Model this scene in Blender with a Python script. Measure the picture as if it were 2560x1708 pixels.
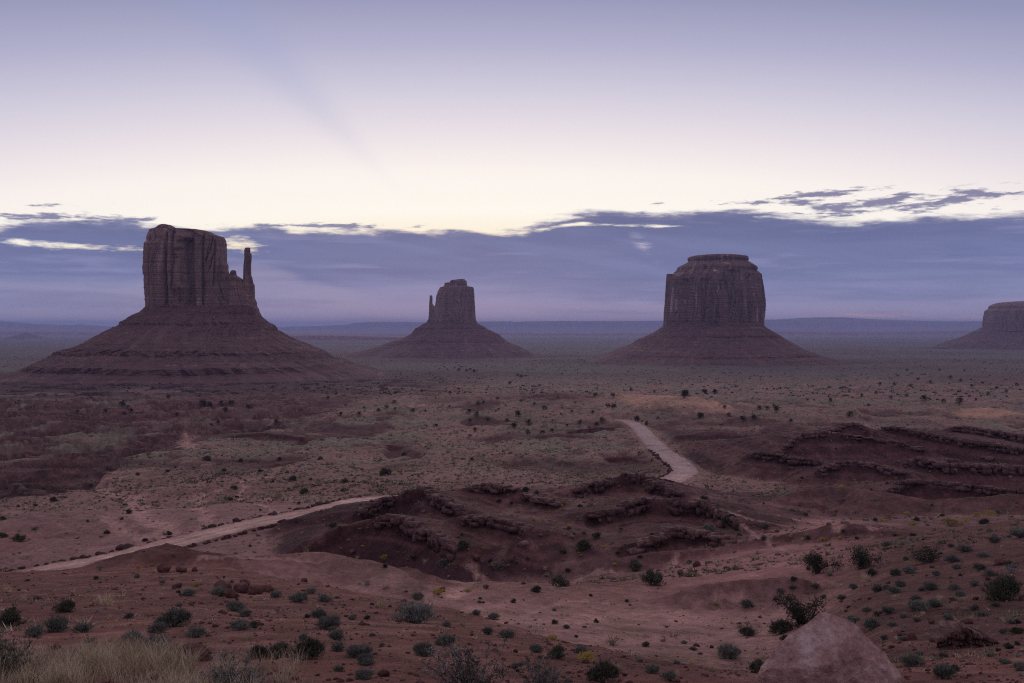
import bpy, math, random
import numpy as np

SC = bpy.context.scene
for o in list(bpy.data.objects):
    bpy.data.objects.remove(o)

# ------------------------------------------------------------------ camera
F, HOR, EYE = 2512.0, 815.0, 100.0            # focal length / horizon row in photo pixels (2560 wide), eye height
cam_d = bpy.data.cameras.new('camera')
cam = bpy.data.objects.new('camera', cam_d)
SC.collection.objects.link(cam)
cam_d.sensor_width = 36.0
cam_d.lens = 36.0 * F / 2560.0
cam_d.shift_y = -(854.0 - HOR) / 2560.0
cam_d.clip_start, cam_d.clip_end = 0.1, 120000.0
cam.location = (0, 0, EYE)
cam.rotation_euler = (math.radians(90), 0, 0)
SC.camera = cam


def lin(r, g, b):
    f = lambda c: (c / 255 / 12.92) if c / 255 <= 0.04045 else ((c / 255 + 0.055) / 1.055) ** 2.4
    return (f(r), f(g), f(b), 1.0)


# ------------------------------------------------------------------ node helper
class NT:
    def __init__(s, tree):
        s.t = tree
        tree.nodes.clear()

    def n(s, kind, **kw):
        nd = s.t.nodes.new('ShaderNode' + kind)
        for k, v in kw.items():
            setattr(nd, k, v)
        return nd

    def put(s, sock, v):
        if isinstance(v, (int, float)):
            sock.default_value = v
        elif isinstance(v, (tuple, list)):
            sock.default_value = v
        else:
            s.t.links.new(v, sock)

    def math(s, op, a, b=None, c=None, clamp=False):
        nd = s.n('Math', operation=op, use_clamp=clamp)
        for i, v in enumerate((a, b, c)):
            if v is not None:
                s.put(nd.inputs[i], v)
        return nd.outputs[0]

    def step(s, v, lo, hi, a=0.0, b=1.0):
        nd = s.n('MapRange', interpolation_type='SMOOTHSTEP')
        for i, x in enumerate((v, lo, hi, a, b)):
            s.put(nd.inputs[i], x)
        return nd.outputs[0]

    def xyz(s, x, y, z):
        nd = s.n('CombineXYZ')
        for i, v in enumerate((x, y, z)):
            s.put(nd.inputs[i], v)
        return nd.outputs[0]

    def noise(s, vec, scale=1.0, detail=4.0, rough=0.55, dist=0.0):
        nd = s.n('TexNoise')
        s.put(nd.inputs['Vector'], vec)
        nd.inputs['Scale'].default_value = scale
        nd.inputs['Detail'].default_value = detail
        nd.inputs['Roughness'].default_value = rough
        nd.inputs['Distortion'].default_value = dist
        return nd.outputs[0]

    def ramp(s, v, stops, interp='LINEAR'):
        nd = s.n('ValToRGB')
        cr = nd.color_ramp
        cr.interpolation = interp
        while len(cr.elements) < len(stops):
            cr.elements.new(0.5)
        for e, (p, c) in zip(cr.elements, stops):
            e.position = p
            e.color = c if isinstance(c, (tuple, list)) else (c, c, c, 1)
        s.put(nd.inputs[0], v)
        return nd.outputs[0]

    def mix(s, f, a, b, blend='MIX'):
        nd = s.n('Mix', data_type='RGBA', blend_type=blend)
        s.put(nd.inputs[0], f)
        s.put(nd.inputs[6], a)
        s.put(nd.inputs[7], b)
        return nd.outputs[2]


# ------------------------------------------------------------------ world: dawn sky with a cloud bank
SUN_AZ, SUN_EL = math.radians(-3.0), math.radians(9.0)
world = bpy.data.worlds.new('World')
SC.world = world
world.use_nodes = True
N = NT(world.node_tree)
tc = N.n('TexCoord')
sep = N.n('SeparateXYZ')
N.put(sep.inputs[0], tc.outputs['Generated'])
X, Y, Z = sep.outputs
az = N.math('ARCTAN2', X, Y)
hyp = N.math('SQRT', N.math('ADD', N.math('MULTIPLY', X, X), N.math('MULTIPLY', Y, Y)))
te = N.math('DIVIDE', Z, N.math('MAXIMUM', hyp, 0.02))          # tangent of the elevation


def PT(py):
    return (HOR - py) / F


def PA(px):
    return math.atan((px - 1280.0) / F)


azg = N.math('ADD', az, 0.03)
az2 = N.math('MINIMUM', N.math('MULTIPLY', azg, azg), 4.0)
t_sky = N.math('ADD', te, N.math('MULTIPLY', az2, 0.20))
sky_col = N.ramp(N.math('MULTIPLY', t_sky, 1.0, clamp=True), [
    (0.0, lin(250, 226, 190)), (0.085, lin(255, 240, 212)), (0.115, lin(255, 250, 240)), (0.155, lin(251, 243, 238)),
    (0.195, lin(232, 223, 229)), (0.235, lin(208, 203, 219)), (0.28, lin(178, 176, 203)),
    (0.335, lin(147, 149, 182)), (0.5, lin(148, 150, 186)), (0.8, lin(160, 158, 188)), (1.0, lin(170, 163, 186))])
# faint slanting shadow beam cast by the cloud in front of the rising sun
ba = N.math('SUBTRACT', az, PA(1080))
bb = N.math('SUBTRACT', te, PT(565))
bang = N.math('ARCTAN2', ba, bb)
bd = N.math('DIVIDE', N.math('ADD', bang, 0.78), 0.105)
beam = N.math('EXPONENT', N.math('MULTIPLY', N.math('MULTIPLY', bd, bd), -1.0))
beam = N.math('MULTIPLY', beam, N.step(te, 0.11, 0.25))
sky_col = N.mix(N.math('MULTIPLY', beam, 0.20), sky_col, lin(146, 162, 206))

# clouds -----------------------------------------------------------
cn1 = N.noise(N.xyz(N.math('MULTIPLY', az, 16.0), N.math('MULTIPLY', te, 60.0), 3.1), 1.0, 7.0, 0.58)
cn4 = N.noise(N.xyz(N.math('MULTIPLY', az, 75.0), N.math('MULTIPLY', te, 420.0), 1.5), 1.0, 5.0, 0.6)
cn2 = N.noise(N.xyz(N.math('MULTIPLY', az, 7.0), N.math('MULTIPLY', te, 75.0), 9.7), 1.0, 6.0, 0.55)
cn3 = N.noise(N.xyz(N.math('MULTIPLY', az, 26.0), N.math('MULTIPLY', te, 150.0), 5.5), 1.0, 7.0, 0.62)
azn = N.math('DIVIDE', N.math('ADD', az, 0.6), 1.2, clamp=True)


def prof(pts, vmax):
    return N.math('MULTIPLY', N.ramp(azn, [((PA(px) + 0.6) / 1.2, PT(py) / vmax) for px, py in pts]), vmax)


top = prof([(-60, 596), (0, 589), (60, 579), (140, 573), (230, 568), (330, 568), (420, 575), (560, 578), (690, 570), (860, 578), (1040, 575),
            (1230, 580), (1310, 573), (1360, 549), (1430, 534), (1530, 526), (1700, 531), (1860, 533), (1960, 541), (2050, 556), (2150, 564), (2330, 562), (2560, 563), (2640, 575)], 0.2)
edge = N.math('ADD', N.math('SUBTRACT', top, te), N.math('MULTIPLY', N.math('SUBTRACT', cn1, 0.5), 0.020))
edge = N.math('ADD', edge, N.math('MULTIPLY', N.math('SUBTRACT', cn3, 0.5), 0.017))
edge = N.math('ADD', edge, N.math('MULTIPLY', N.math('SUBTRACT', cn4, 0.5), 0.006))
m_main = N.step(edge, -0.0025, 0.0060)


def band(px0, px1, pya, pyb, half, soft=0.035):
    """sloping envelope: 1 along the line (px0,pya)-(px1,pyb), fading over `half` rows"""
    a0, a1 = PA(px0), PA(px1)
    sl = (PT(pyb) - PT(pya)) / (a1 - a0)
    c = N.math('ADD', N.math('MULTIPLY', N.math('SUBTRACT', az, a0), sl), PT(pya))
    d = N.math('DIVIDE', N.math('SUBTRACT', te, c), half / F)
    g = N.math('EXPONENT', N.math('MULTIPLY', N.math('MULTIPLY', d, d), -1.0))
    g = N.math('MULTIPLY', g, N.step(az, a0 - soft, a0 + soft))
    return N.math('MULTIPLY', g, N.step(az, a1 - soft, a1 + soft, 1.0, 0.0))


env = N.math('ADD', N.math('MULTIPLY', band(1930, 2700, 533, 521, 22), 0.86), N.math('MULTIPLY', band(1890, 2190, 506, 494, 9, 0.03), 0.8))
env = N.math('ADD', env, N.math('MULTIPLY', band(-40, 420, 566, 563, 10), 0.75))
env = N.math('ADD', env, N.math('MULTIPLY', band(40, 260, 545, 532, 5, 0.03), 0.55))
env = N.math('ADD', env, N.math('MULTIPLY', band(1020, 1070, 568, 566, 6, 0.012), 1.1))
env = N.math('ADD', env, N.math('MULTIPLY', band(1640, 1960, 516, 512, 8, 0.03), 0.55))
env = N.math('ADD', env, N.math('MULTIPLY', band(600, 960, 572, 566, 7, 0.03), 0.75))
frag = N.math('ADD', env, N.math('MULTIPLY', N.math('SUBTRACT', cn3, 0.52), 3.6))
frag = N.math('ADD', frag, N.math('MULTIPLY', N.math('SUBTRACT', cn1, 0.5), 1.6))
frag = N.math('ADD', frag, N.math('MULTIPLY', N.math('SUBTRACT', cn4, 0.5), 1.4))
m_frag = N.math('MULTIPLY', N.step(frag, 0.35, 0.95), N.step(env, 0.02, 0.25))
gap = N.math('MULTIPLY', band(-20, 372, 628, 635, 10, 0.03), 0.88)
gap = N.math('ADD', gap, N.math('MULTIPLY', band(548, 655, 614, 622, 21, 0.015), 1.15))
gap = N.math('ADD', gap, N.math('MULTIPLY', band(360, 560, 606, 612, 12, 0.03), 0.6))
gap = N.math('ADD', gap, N.math('MULTIPLY', band(1325, 1460, 576, 560, 7, 0.02), 1.0))
gap = N.math('ADD', gap, N.math('MULTIPLY', band(1440, 1680, 561, 569, 5, 0.04), 0.75))
gap = N.math('ADD', gap, N.math('MULTIPLY', band(1880, 2250, 548, 566, 9, 0.06), 0.8))
gapn = N.math('ADD', gap, N.math('MULTIPLY', N.math('SUBTRACT', cn3, 0.5), 2.6))
gapn = N.math('ADD', gapn, N.math('MULTIPLY', N.math('SUBTRACT', cn4, 0.5), 0.9))
m_gap = N.math('MULTIPLY', N.step(gapn, 0.40, 1.25), N.step(gap, 0.02, 0.3))
m_cl = N.math('MULTIPLY', m_main, N.math('SUBTRACT', 1.0, m_gap))
m_cl = N.math('MAXIMUM', m_cl, m_frag)

cl_t = N.math('ADD', te, N.math('MULTIPLY', N.math('SUBTRACT', cn2, 0.5), 0.045))
cl_col = N.ramp(N.math('MULTIPLY', cl_t, 8.0, clamp=True), [
    (0.0, lin(158, 145, 172)), (0.10, lin(150, 144, 180)), (0.26, lin(134, 140, 180)), (0.40, lin(111, 120, 164)),
    (0.62, lin(109, 117, 160)), (0.8, lin(101, 108, 149)), (1.0, lin(104, 106, 144))])
# paler lower deck of the bank
low = prof([(-60, 700), (0, 704), (150, 712), (300, 716), (520, 668), (640, 662), (760, 692), (900, 736), (1040, 760), (1180, 741), (1400, 752), (1640, 748), (1920, 754), (2250, 764), (2560, 770), (2640, 770)], 0.2)
low = N.math('ADD', N.math('SUBTRACT', low, te), N.math('MULTIPLY', N.math('SUBTRACT', cn1, 0.5), 0.014))
low = N.math('ADD', low, N.math('MULTIPLY', N.math('SUBTRACT', cn3, 0.5), 0.010))
cl_col = N.mix(N.math('MULTIPLY', N.step(low, -0.002, 0.007), 0.55), cl_col, lin(155, 150, 180))
darkband = N.math('MULTIPLY', N.step(N.noise(N.xyz(N.math('MULTIPLY', az, 4.5), N.math('MULTIPLY', te, 48.0), 14.2), 1.0, 6.0, 0.55), 0.47, 0.68), 0.45)
cl_col = N.mix(darkband, cl_col, lin(94, 103, 148))
# pale rain-like streaks and veils inside the bank
veil = N.math('MULTIPLY', N.step(cn2, 0.54, 0.70), 0.42)
cl_col = N.mix(veil, cl_col, lin(150, 150, 194))
veil2 = N.math('MULTIPLY', N.step(N.noise(N.xyz(N.math('MULTIPLY', az, 5.0), N.math('ADD', N.math('MULTIPLY', te, 55.0), N.math('MULTIPLY', az, 10.0)), 2.2), 1.0, 5.0, 0.5), 0.50, 0.72), 0.28)
cl_col = N.mix(veil2, cl_col, lin(130, 138, 184))
wisp = N.math('MULTIPLY', band(1590, 1640, 603, 640, 16, 0.010), N.step(cn3, 0.45, 0.62))
cl_col = N.mix(N.math('MULTIPLY', wisp, 0.8), cl_col, lin(192, 186, 208))
pink = N.math('MULTIPLY', band(2080, 2460, 788, 796, 4.5, 0.05), N.step(cn3, 0.42, 0.60))
cl_col = N.mix(N.math('MULTIPLY', pink, 0.85), cl_col, lin(205, 160, 168))
# lit silver rim where the bank thins out
rim = N.math('MULTIPLY', N.step(edge, 0.0, 0.010, 1.0, 0.0), 0.30)
cl_col = N.mix(rim, cl_col, lin(190, 180, 196))
final = N.mix(m_cl, sky_col, cl_col)
bg = N.n('Background')
N.put(bg.inputs[0], final)
bg.inputs[1].default_value = 1.0
nish = N.n('TexSky')
try:
    nish.sky_type = 'NISHITA'
except TypeError:
    pass
nish.sun_disc = False
nish.sun_elevation = math.radians(1.5)
nish.sun_rotation = SUN_AZ
nish.air_density, nish.dust_density, nish.ozone_density = 1.0, 0.6, 2.0
bg2 = N.n('Background')
N.put(bg2.inputs[0], nish.outputs[0])
bg2.inputs[1].default_value = 0.004
add = N.n('AddShader')
N.put(add.inputs[0], bg.outputs[0])
N.put(add.inputs[1], bg2.outputs[0])
wo = N.n('OutputWorld')
N.put(wo.inputs[0], add.outputs[0])
world.cycles.sampling_method = 'MANUAL'
world.cycles.sample_map_resolution = 1024

# ------------------------------------------------------------------ sun (behind the cloud bank: weak and very soft)
sun_d = bpy.data.lights.new('sun', 'SUN')
sun_d.energy = 0.50
sun_d.angle = math.radians(34)
sun_d.color = (1.0, 0.80, 0.62)
sun = bpy.data.objects.new('sun', sun_d)
SC.collection.objects.link(sun)
sun.rotation_euler = (math.radians(90) - math.radians(17), 0, math.radians(180) + SUN_AZ * -1)
sun.location = (0, 0, EYE + 100)

SC.view_settings.view_transform = 'Standard'
SC.view_settings.look = 'None'
SC.view_settings.exposure = 0.04
SC.view_settings.gamma = 1.0
SC.render.engine = 'CYCLES'
SC.cycles.use_denoising = False
SC.cycles.filter_width = 1.15
SC.cycles.max_bounces = 6
SC.cycles.diffuse_bounces = 3
SC.cycles.volume_bounces = 1
SC.cycles.transparent_max_bounces = 8

# ------------------------------------------------------------------ numpy noise
_rng = np.random.RandomState(11)
_PERM = _rng.permutation(4096).astype(np.int32)
_ANG = _rng.rand(4096) * 2 * np.pi
_GC, _GS = np.cos(_ANG).astype(np.float32), np.sin(_ANG).astype(np.float32)
_g3 = _rng.normal(size=(4096, 3))
_g3 = (_g3 / np.linalg.norm(_g3, axis=1)[:, None]).astype(np.float32)


def n2(x, y, seed=0):
    xf, yf = np.floor(x), np.floor(y)
    ix, iy = xf.astype(np.int64), yf.astype(np.int64)
    fx, fy = (x - xf).astype(np.float32), (y - yf).astype(np.float32)
    u = fx * fx * fx * (fx * (fx * 6 - 15) + 10)
    v = fy * fy * fy * (fy * (fy * 6 - 15) + 10)

    def g(i, j, dx, dy):
        h = _PERM[(_PERM[(i + seed * 131) & 4095] + j) & 4095]
        return _GC[h] * dx + _GS[h] * dy
    a = g(ix, iy, fx, fy)
    b = g(ix + 1, iy, fx - 1, fy)
    c = g(ix, iy + 1, fx, fy - 1)
    d = g(ix + 1, iy + 1, fx - 1, fy - 1)
    return ((a + (b - a) * u) * (1 - v) + (c + (d - c) * u) * v) * 1.5


def fbm(x, y, octv=4, seed=0, gain=0.5):
    t, a, s = 0.0, 1.0, 0.0
    for k in range(octv):
        t = t + a * n2(x, y, seed + k)
        s += a
        x, y, a = x * 2.03 + 17.3, y * 2.03 - 9.1, a * gain
    return t / s * 1.3


def n3(x, y, z, seed=0):
    xf, yf, zf = np.floor(x), np.floor(y), np.floor(z)
    ix, iy, iz = xf.astype(np.int64), yf.astype(np.int64), zf.astype(np.int64)
    fx, fy, fz = x - xf, y - yf, z - zf
    q = lambda f: f * f * f * (f * (f * 6 - 15) + 10)
    u, v, w = q(fx), q(fy), q(fz)

    def g(i, j, k, dx, dy, dz):
        h = _PERM[(_PERM[(_PERM[(i + seed * 131) & 4095] + j) & 4095] + k) & 4095]
        G = _g3[h]
        return G[..., 0] * dx + G[..., 1] * dy + G[..., 2] * dz
    r = []
    for k in (0, 1):
        a = g(ix, iy, iz + k, fx, fy, fz - k)
        b = g(ix + 1, iy, iz + k, fx - 1, fy, fz - k)
        c = g(ix, iy + 1, iz + k, fx, fy - 1, fz - k)
        d = g(ix + 1, iy + 1, iz + k, fx - 1, fy - 1, fz - k)
        r.append((a + (b - a) * u) * (1 - v) + (c + (d - c) * u) * v)
    return (r[0] + (r[1] - r[0]) * w) * 1.5


def fbm3(x, y, z, octv=4, seed=0, gain=0.5):
    t, a, s = 0.0, 1.0, 0.0
    for k in range(octv):
        t = t + a * n3(x, y, z, seed + k)
        s += a
        x, y, z, a = x * 2.03 + 7.3, y * 2.03 - 9.1, z * 2.03 + 3.7, a * gain
    return t / s * 1.3


def sst(v, a, b):
    t = np.clip((v - a) / (b - a), 0, 1)
    return t * t * (3 - 2 * t)


def W(px, py, d):
    return ((px - 1280.0) / F * d, d, EYE - (py - HOR) / F * d)


# ------------------------------------------------------------------ object helpers
COL = SC.collection


def mesh_obj(name, V, Fc, mat, parent=None, smooth=False, loc=None, attrs=None):
    V = np.asarray(V, dtype=np.float32)
    me = bpy.data.meshes.new(name)
    me.vertices.add(len(V))
    me.vertices.foreach_set('co', V.ravel())
    lists = Fc if isinstance(Fc, list) else [Fc]
    lists = [np.asarray(f, dtype=np.int32) for f in lists if len(f)]
    nl = sum(f.size for f in lists)
    npol = sum(len(f) for f in lists)
    me.loops.add(nl)
    me.polygons.add(npol)
    me.loops.foreach_set('vertex_index', np.concatenate([f.ravel() for f in lists]))
    st, tot = [], 0
    for f in lists:
        st.append(tot + np.arange(len(f), dtype=np.int32) * f.shape[1])
        tot += f.size
    me.polygons.foreach_set('loop_start', np.concatenate(st))
    if smooth:
        me.polygons.foreach_set('use_smooth', np.ones(npol, dtype=bool))
    for an, (ty, data) in (attrs or {}).items():
        at = me.attributes.new(an, ty, 'POINT')
        at.data.foreach_set('color' if ty == 'FLOAT_COLOR' else 'value', np.asarray(data, dtype=np.float32).ravel())
    me.update(calc_edges=True)
    me.materials.append(mat)
    o = bpy.data.objects.new(name, me)
    COL.objects.link(o)
    if parent:
        o.parent = parent
    if loc is not None:
        o.location = loc
    return o


def tag(o, label=None, cat=None, group=None, kind=None):
    if label: o['label'] = label
    if cat: o['category'] = cat
    if group: o['group'] = group
    if kind: o['kind'] = kind
    return o


def empty(name, loc):
    o = bpy.data.objects.new(name, None)
    o.empty_display_size = 0.2
    COL.objects.link(o)
    o.location = loc
    return o


def grid_faces(nr, nc, wrap=False):
    c = nc if wrap else nc - 1
    i = np.arange(nr - 1)[:, None] * nc
    j = np.arange(c)[None, :]
    j2 = (j + 1) % nc
    return np.stack([(i + j), (i + j2), (i + nc + j2), (i + nc + j)], axis=-1).reshape(-1, 4)


# ------------------------------------------------------------------ materials
def new_mat(name):
    m = bpy.data.materials.new(name)
    m.use_nodes = True
    return m, NT(m.node_tree)


def finish(n, col, rough=0.95, bump=None, bump_d=0.1, bump_s=0.6, spec=0.15):
    p = n.n('BsdfPrincipled')
    n.put(p.inputs['Base Color'], col)
    p.inputs['Roughness'].default_value = rough
    p.inputs['Specular IOR Level'].default_value = spec
    if bump is not None:
        b = n.n('Bump')
        b.inputs['Strength'].default_value = bump_s
        b.inputs['Distance'].default_value = bump_d
        n.put(b.inputs['Height'], bump)
        n.put(p.inputs['Normal'], b.outputs[0])
    o = n.n('OutputMaterial')
    n.put(o.inputs[0], p.outputs[0])
    return p


def mat_soil():
    m, n = new_mat('red_soil')
    at = n.n('Attribute', attribute_name='Col')
    g = n.n('NewGeometry').outputs['Position']
    a = n.noise(g, 2.6, 6, 0.72)
    b = n.noise(g, 0.28, 9, 0.70)
    c = n.noise(g, 0.03, 12, 0.70)
    f = n.math('ADD', n.math('MULTIPLY', a, 0.34), n.math('ADD', n.math('MULTIPLY', b, 0.40), n.math('MULTIPLY', c, 0.30)))
    col = n.mix(1.0, at.outputs['Color'], n.ramp(f, [(0.40, 0.40), (0.50, 0.95), (0.56, 1.15), (0.66, 1.9)]), 'MULTIPLY')
    h = n.math('ADD', n.math('MULTIPLY', a, 0.5), n.math('MULTIPLY', b, 1.6))
    finish(n, col, 0.95, h, 0.45, 1.0, 0.1)
    return m


def mat_cliff(name, c_dark, c_mid, c_light, scale, streak, strata=0.5):
    """sandstone: vertical desert-varnish streaks, contrast raised in place of crack shade, and faint horizontal bedding; scale = metres of the main pattern"""
    m, n = new_mat(name)
    g = n.n('TexCoord').outputs['Object']
    mp = n.n('Mapping')
    n.put(mp.inputs[0], g)
    mp.inputs['Scale'].default_value = (1 / scale, 1 / scale, 0.10 / scale)
    v = n.noise(mp.outputs[0], 1.0, 6, 0.62, 0.6)
    mp2 = n.n('Mapping')
    n.put(mp2.inputs[0], g)
    mp2.inputs['Scale'].default_value = (0.05 / scale, 0.05 / scale, 2.2 / scale)
    hbed = n.noise(mp2.outputs[0], 1.0, 4, 0.6)
    big = n.noise(g, 0.35 / scale, 5, 0.6)
    f = n.math('ADD', n.math('MULTIPLY', v, streak), n.math('ADD', n.math('MULTIPLY', hbed, strata), n.math('MULTIPLY', big, 0.5)))
    f = n.math('DIVIDE', f, streak + strata + 0.5)
    f = n.math('ADD', f, n.math('MULTIPLY', n.math('SUBTRACT', n.noise(g, 0.22 / scale, 3, 0.55, 1.0), 0.5), 0.22))
    col = n.ramp(f, [(0.36, c_dark), (0.49, c_mid), (0.56, c_mid), (0.66, c_light)])  # varnish streaks, their contrast also standing in for dark cracks
    fan_relief = n.n('Attribute', attribute_name='fan_relief').outputs['Fac']
    col = n.mix(n.math('MULTIPLY', fan_relief, 0.20), col, c_light)
    fine = n.noise(g, 9 / scale, 5, 0.7)
    col = n.mix(1.0, col, n.ramp(fine, [(0.3, 0.62), (0.7, 1.38)]), 'MULTIPLY')
    h = n.math('ADD', n.math('MULTIPLY', v, 0.9), n.math('ADD', n.math('MULTIPLY', hbed, 0.7), n.math('MULTIPLY', fine, 0.35)))
    finish(n, col, 0.9, h, scale * 0.3, 0.7, 0.15)
    return m


def mat_rock(name, c0, c1, c2, scale, bump=0.3):
    m, n = new_mat(name)
    g = n.n('TexCoord').outputs['Object']
    oi = n.n('ObjectInfo').outputs['Random']
    vec = n.n('VectorMath', operation='ADD')
    n.put(vec.inputs[0], g)
    n.put(vec.inputs[1], n.xyz(n.math('MULTIPLY', oi, 37.0), n.math('MULTIPLY', oi, 11.0), 0.0))
    a = n.noise(vec.outputs[0], 1.3 / scale, 6, 0.62)
    b = n.noise(vec.outputs[0], 9.0 / scale, 5, 0.68)
    f = n.math('ADD', n.math('MULTIPLY', a, 0.6), n.math('MULTIPLY', b, 0.4))
    col = n.ramp(f, [(0.34, c0), (0.5, c1), (0.64, c2)])
    col = n.mix(1.0, col, n.ramp(oi, [(0, 0.75), (1, 1.2)]), 'MULTIPLY')
    finish(n, col, 0.92, n.math('ADD', a, n.math('MULTIPLY', b, 0.6)), scale * bump, 0.8, 0.15)
    return m


def mat_leaf(name, c0, c1, c2, scale=6.0):
    m, n = new_mat(name)
    g = n.n('TexCoord').outputs['Object']
    oi = n.n('ObjectInfo').outputs['Random']
    a = n.noise(g, scale, 3, 0.7)
    col = n.ramp(a, [(0.34, c0), (0.5, c1), (0.66, c2)])
    col = n.mix(1.0, col, n.ramp(oi, [(0, 0.70), (1, 1.25)]), 'MULTIPLY')
    p = finish(n, col, 0.85, None, spec=0.1)
    return m


C = lambda r, g, b: (r, g, b, 1.0)
M_SOIL = mat_soil()
M_CLIFF = mat_cliff('mitten_sandstone', C(0.075, 0.044, 0.043), C(0.22, 0.130, 0.113), C(0.40, 0.265, 0.225), 9.0, 1.2, 0.35)
M_CLIFF2 = mat_cliff('streaked_sandstone', C(0.07, 0.040, 0.041), C(0.185, 0.108, 0.096), C(0.50, 0.35, 0.31), 10.0, 2.0, 0.2)
M_CLIFF3 = mat_cliff('far_sandstone', C(0.10, 0.055, 0.052), C(0.21, 0.115, 0.10), C(0.33, 0.21, 0.18), 22.0, 1.3, 0.3)
M_TALUS = mat_cliff('talus_rubble', C(0.048, 0.024, 0.025), C(0.125, 0.062, 0.056), C(0.27, 0.165, 0.145), 6.0, 0.75, 0.85)
M_LEDGE = mat_rock('ledge_rock', C(0.045, 0.024, 0.025), C(0.13, 0.066, 0.060), C(0.26, 0.155, 0.138), 1.0, 0.25)
M_ROCK = mat_rock('loose_rock', C(0.06, 0.024, 0.021), C(0.13, 0.056, 0.047), C(0.21, 0.11, 0.095), 0.5, 0.25)
M_EDGE = mat_rock('road_stone', C(0.028, 0.015, 0.015), C(0.065, 0.033, 0.031), C(0.13, 0.075, 0.068), 0.5, 0.25)
M_BOULDER = mat_rock('boulder_rock', C(0.13, 0.065, 0.056), C(0.38, 0.225, 0.19), C(0.60, 0.44, 0.40), 0.34, 0.14)
M_SAGE = mat_leaf('sage_leaf', C(0.075, 0.077, 0.060), C(0.165, 0.165, 0.138), C(0.29, 0.29, 0.245))
M_DARK = mat_leaf('dark_leaf', C(0.042, 0.044, 0.029), C(0.095, 0.094, 0.064), C(0.18, 0.172, 0.122))
M_JUN = mat_leaf('juniper_needles', C(0.020, 0.023, 0.015), C(0.042, 0.045, 0.029), C(0.08, 0.08, 0.05), 3.0)
M_YEL = mat_leaf('rabbitbrush_bloom', C(0.19, 0.145, 0.035), C(0.40, 0.30, 0.06), C(0.58, 0.45, 0.12))
M_PALE = mat_leaf('pale_twigs', C(0.15, 0.13, 0.12), C(0.27, 0.24, 0.22), C(0.40, 0.36, 0.33))
M_TAN = mat_leaf('dry_grass', C(0.24, 0.18, 0.11), C(0.46, 0.36, 0.23), C(0.68, 0.56, 0.39))
M_WOOD = mat_leaf('grey_wood', C(0.05, 0.04, 0.036), C(0.10, 0.083, 0.074), C(0.18, 0.155, 0.14))
M_SCRUB = mat_leaf('scrub_mix', C(0.080, 0.070, 0.042), C(0.185, 0.165, 0.100), C(0.33, 0.29, 0.185), 0.07)

# ------------------------------------------------------------------ terrain
D_N = [0, 5, 10, 20, 30, 45, 60, 75, 90, 105, 130, 150, 175, 200, 250, 300, 400, 500, 700, 1000, 1500, 2000, 3000, 5000, 10000, 20000, 50000]
FARP = [57, 66, 71.5, 81, 98, 125, 165, 260]
COLS = {
    -600: [1.65, 2.0, 3.3, 5.6, 8.0, 11.6, 14.8, 19.0, 24.5, 28.3, 29.7, 30.5, 31.7, 32.8, 35.2, 37.5, 42, 45.5, 50.5] + FARP,
    150: [1.65, 1.95, 3.3, 5.6, 8.0, 11.5, 14.6, 19.0, 24.5, 28.3, 29.6, 30.4, 31.6, 32.8, 35.2, 37.5, 42, 45.5, 50.5] + FARP,
    500: [1.65, 1.95, 3.25, 5.7, 8.0, 11.2, 13.9, 18.0, 24.0, 28.0, 29.4, 30.4, 31.6, 32.8, 35.4, 38, 41.5, 44.5, 49.5] + FARP,
    950: [1.65, 1.95, 3.2, 5.8, 8.1, 11.4, 15.0, 18.8, 24.0, 27.6, 29.0, 30.4, 31.8, 33.0, 35.8, 38, 41, 43.5, 49.0] + FARP,
    1400: [1.65, 1.95, 3.3, 6.2, 8.6, 11.9, 15.4, 19.4, 23.5, 27.0, 29.6, 30.8, 31.9, 33.0, 35.8, 38, 41, 43.5, 49.0] + FARP,
    1660: [1.65, 1.95, 3.4, 6.5, 8.9, 12.2, 15.6, 19.0, 22.8, 26.0, 28.8, 30.4, 31.6, 33.0, 36.0, 38.2, 41.2, 43.7, 49.0] + FARP,
    1900: [1.65, 2.0, 3.5, 6.9, 9.3, 12.5, 15.6, 18.0, 20.2, 22.2, 24.8, 27.0, 30.5, 33.3, 36.5, 38.5, 41.5, 44, 49.0] + FARP,
    2500: [1.65, 2.0, 3.4, 6.4, 8.5, 10.9, 13.0, 15.2, 17.7, 20.5, 24.0, 28.0, 33.0, 36.5, 38.5, 40, 42, 44.5, 49.0] + FARP,
    3300: [1.65, 2.0, 3.2, 5.8, 7.6, 9.8, 12.0, 14.0, 16.5, 19.5, 23.5, 28.0, 33.0, 36.5, 38.5, 40, 42, 44.5, 49.0] + FARP,
}
_LD0, _LD1, _NLD = math.log(0.4), math.log(50000), 620
_PX0, _PX1, _NPX = -1500.0, 4100.0, 141
_ld = np.linspace(_LD0, _LD1, _NLD)
_keys = sorted(COLS)
_cv = np.array([np.interp(np.exp(_ld), D_N, COLS[k]) for k in _keys])
_pxs = np.linspace(_PX0, _PX1, _NPX)
LUT = np.array([[np.interp(p, _keys, _cv[:, i]) for i in range(_NLD)] for p in _pxs])


def _blur(a, s, axis):
    r = int(3 * s)
    k = np.exp(-0.5 * (np.arange(-r, r + 1) / s) ** 2)
    k /= k.sum()
    pad = [(0, 0), (0, 0)]
    pad[axis] = (r, r)
    b = np.pad(a, pad, mode='edge')
    return np.apply_along_axis(lambda q: np.convolve(q, k, 'valid'), axis, b)


_dd = np.exp(_ld)[None, :]
LUT = _blur(_blur(LUT / _dd, 2.6, 1), 3.5, 0)


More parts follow.
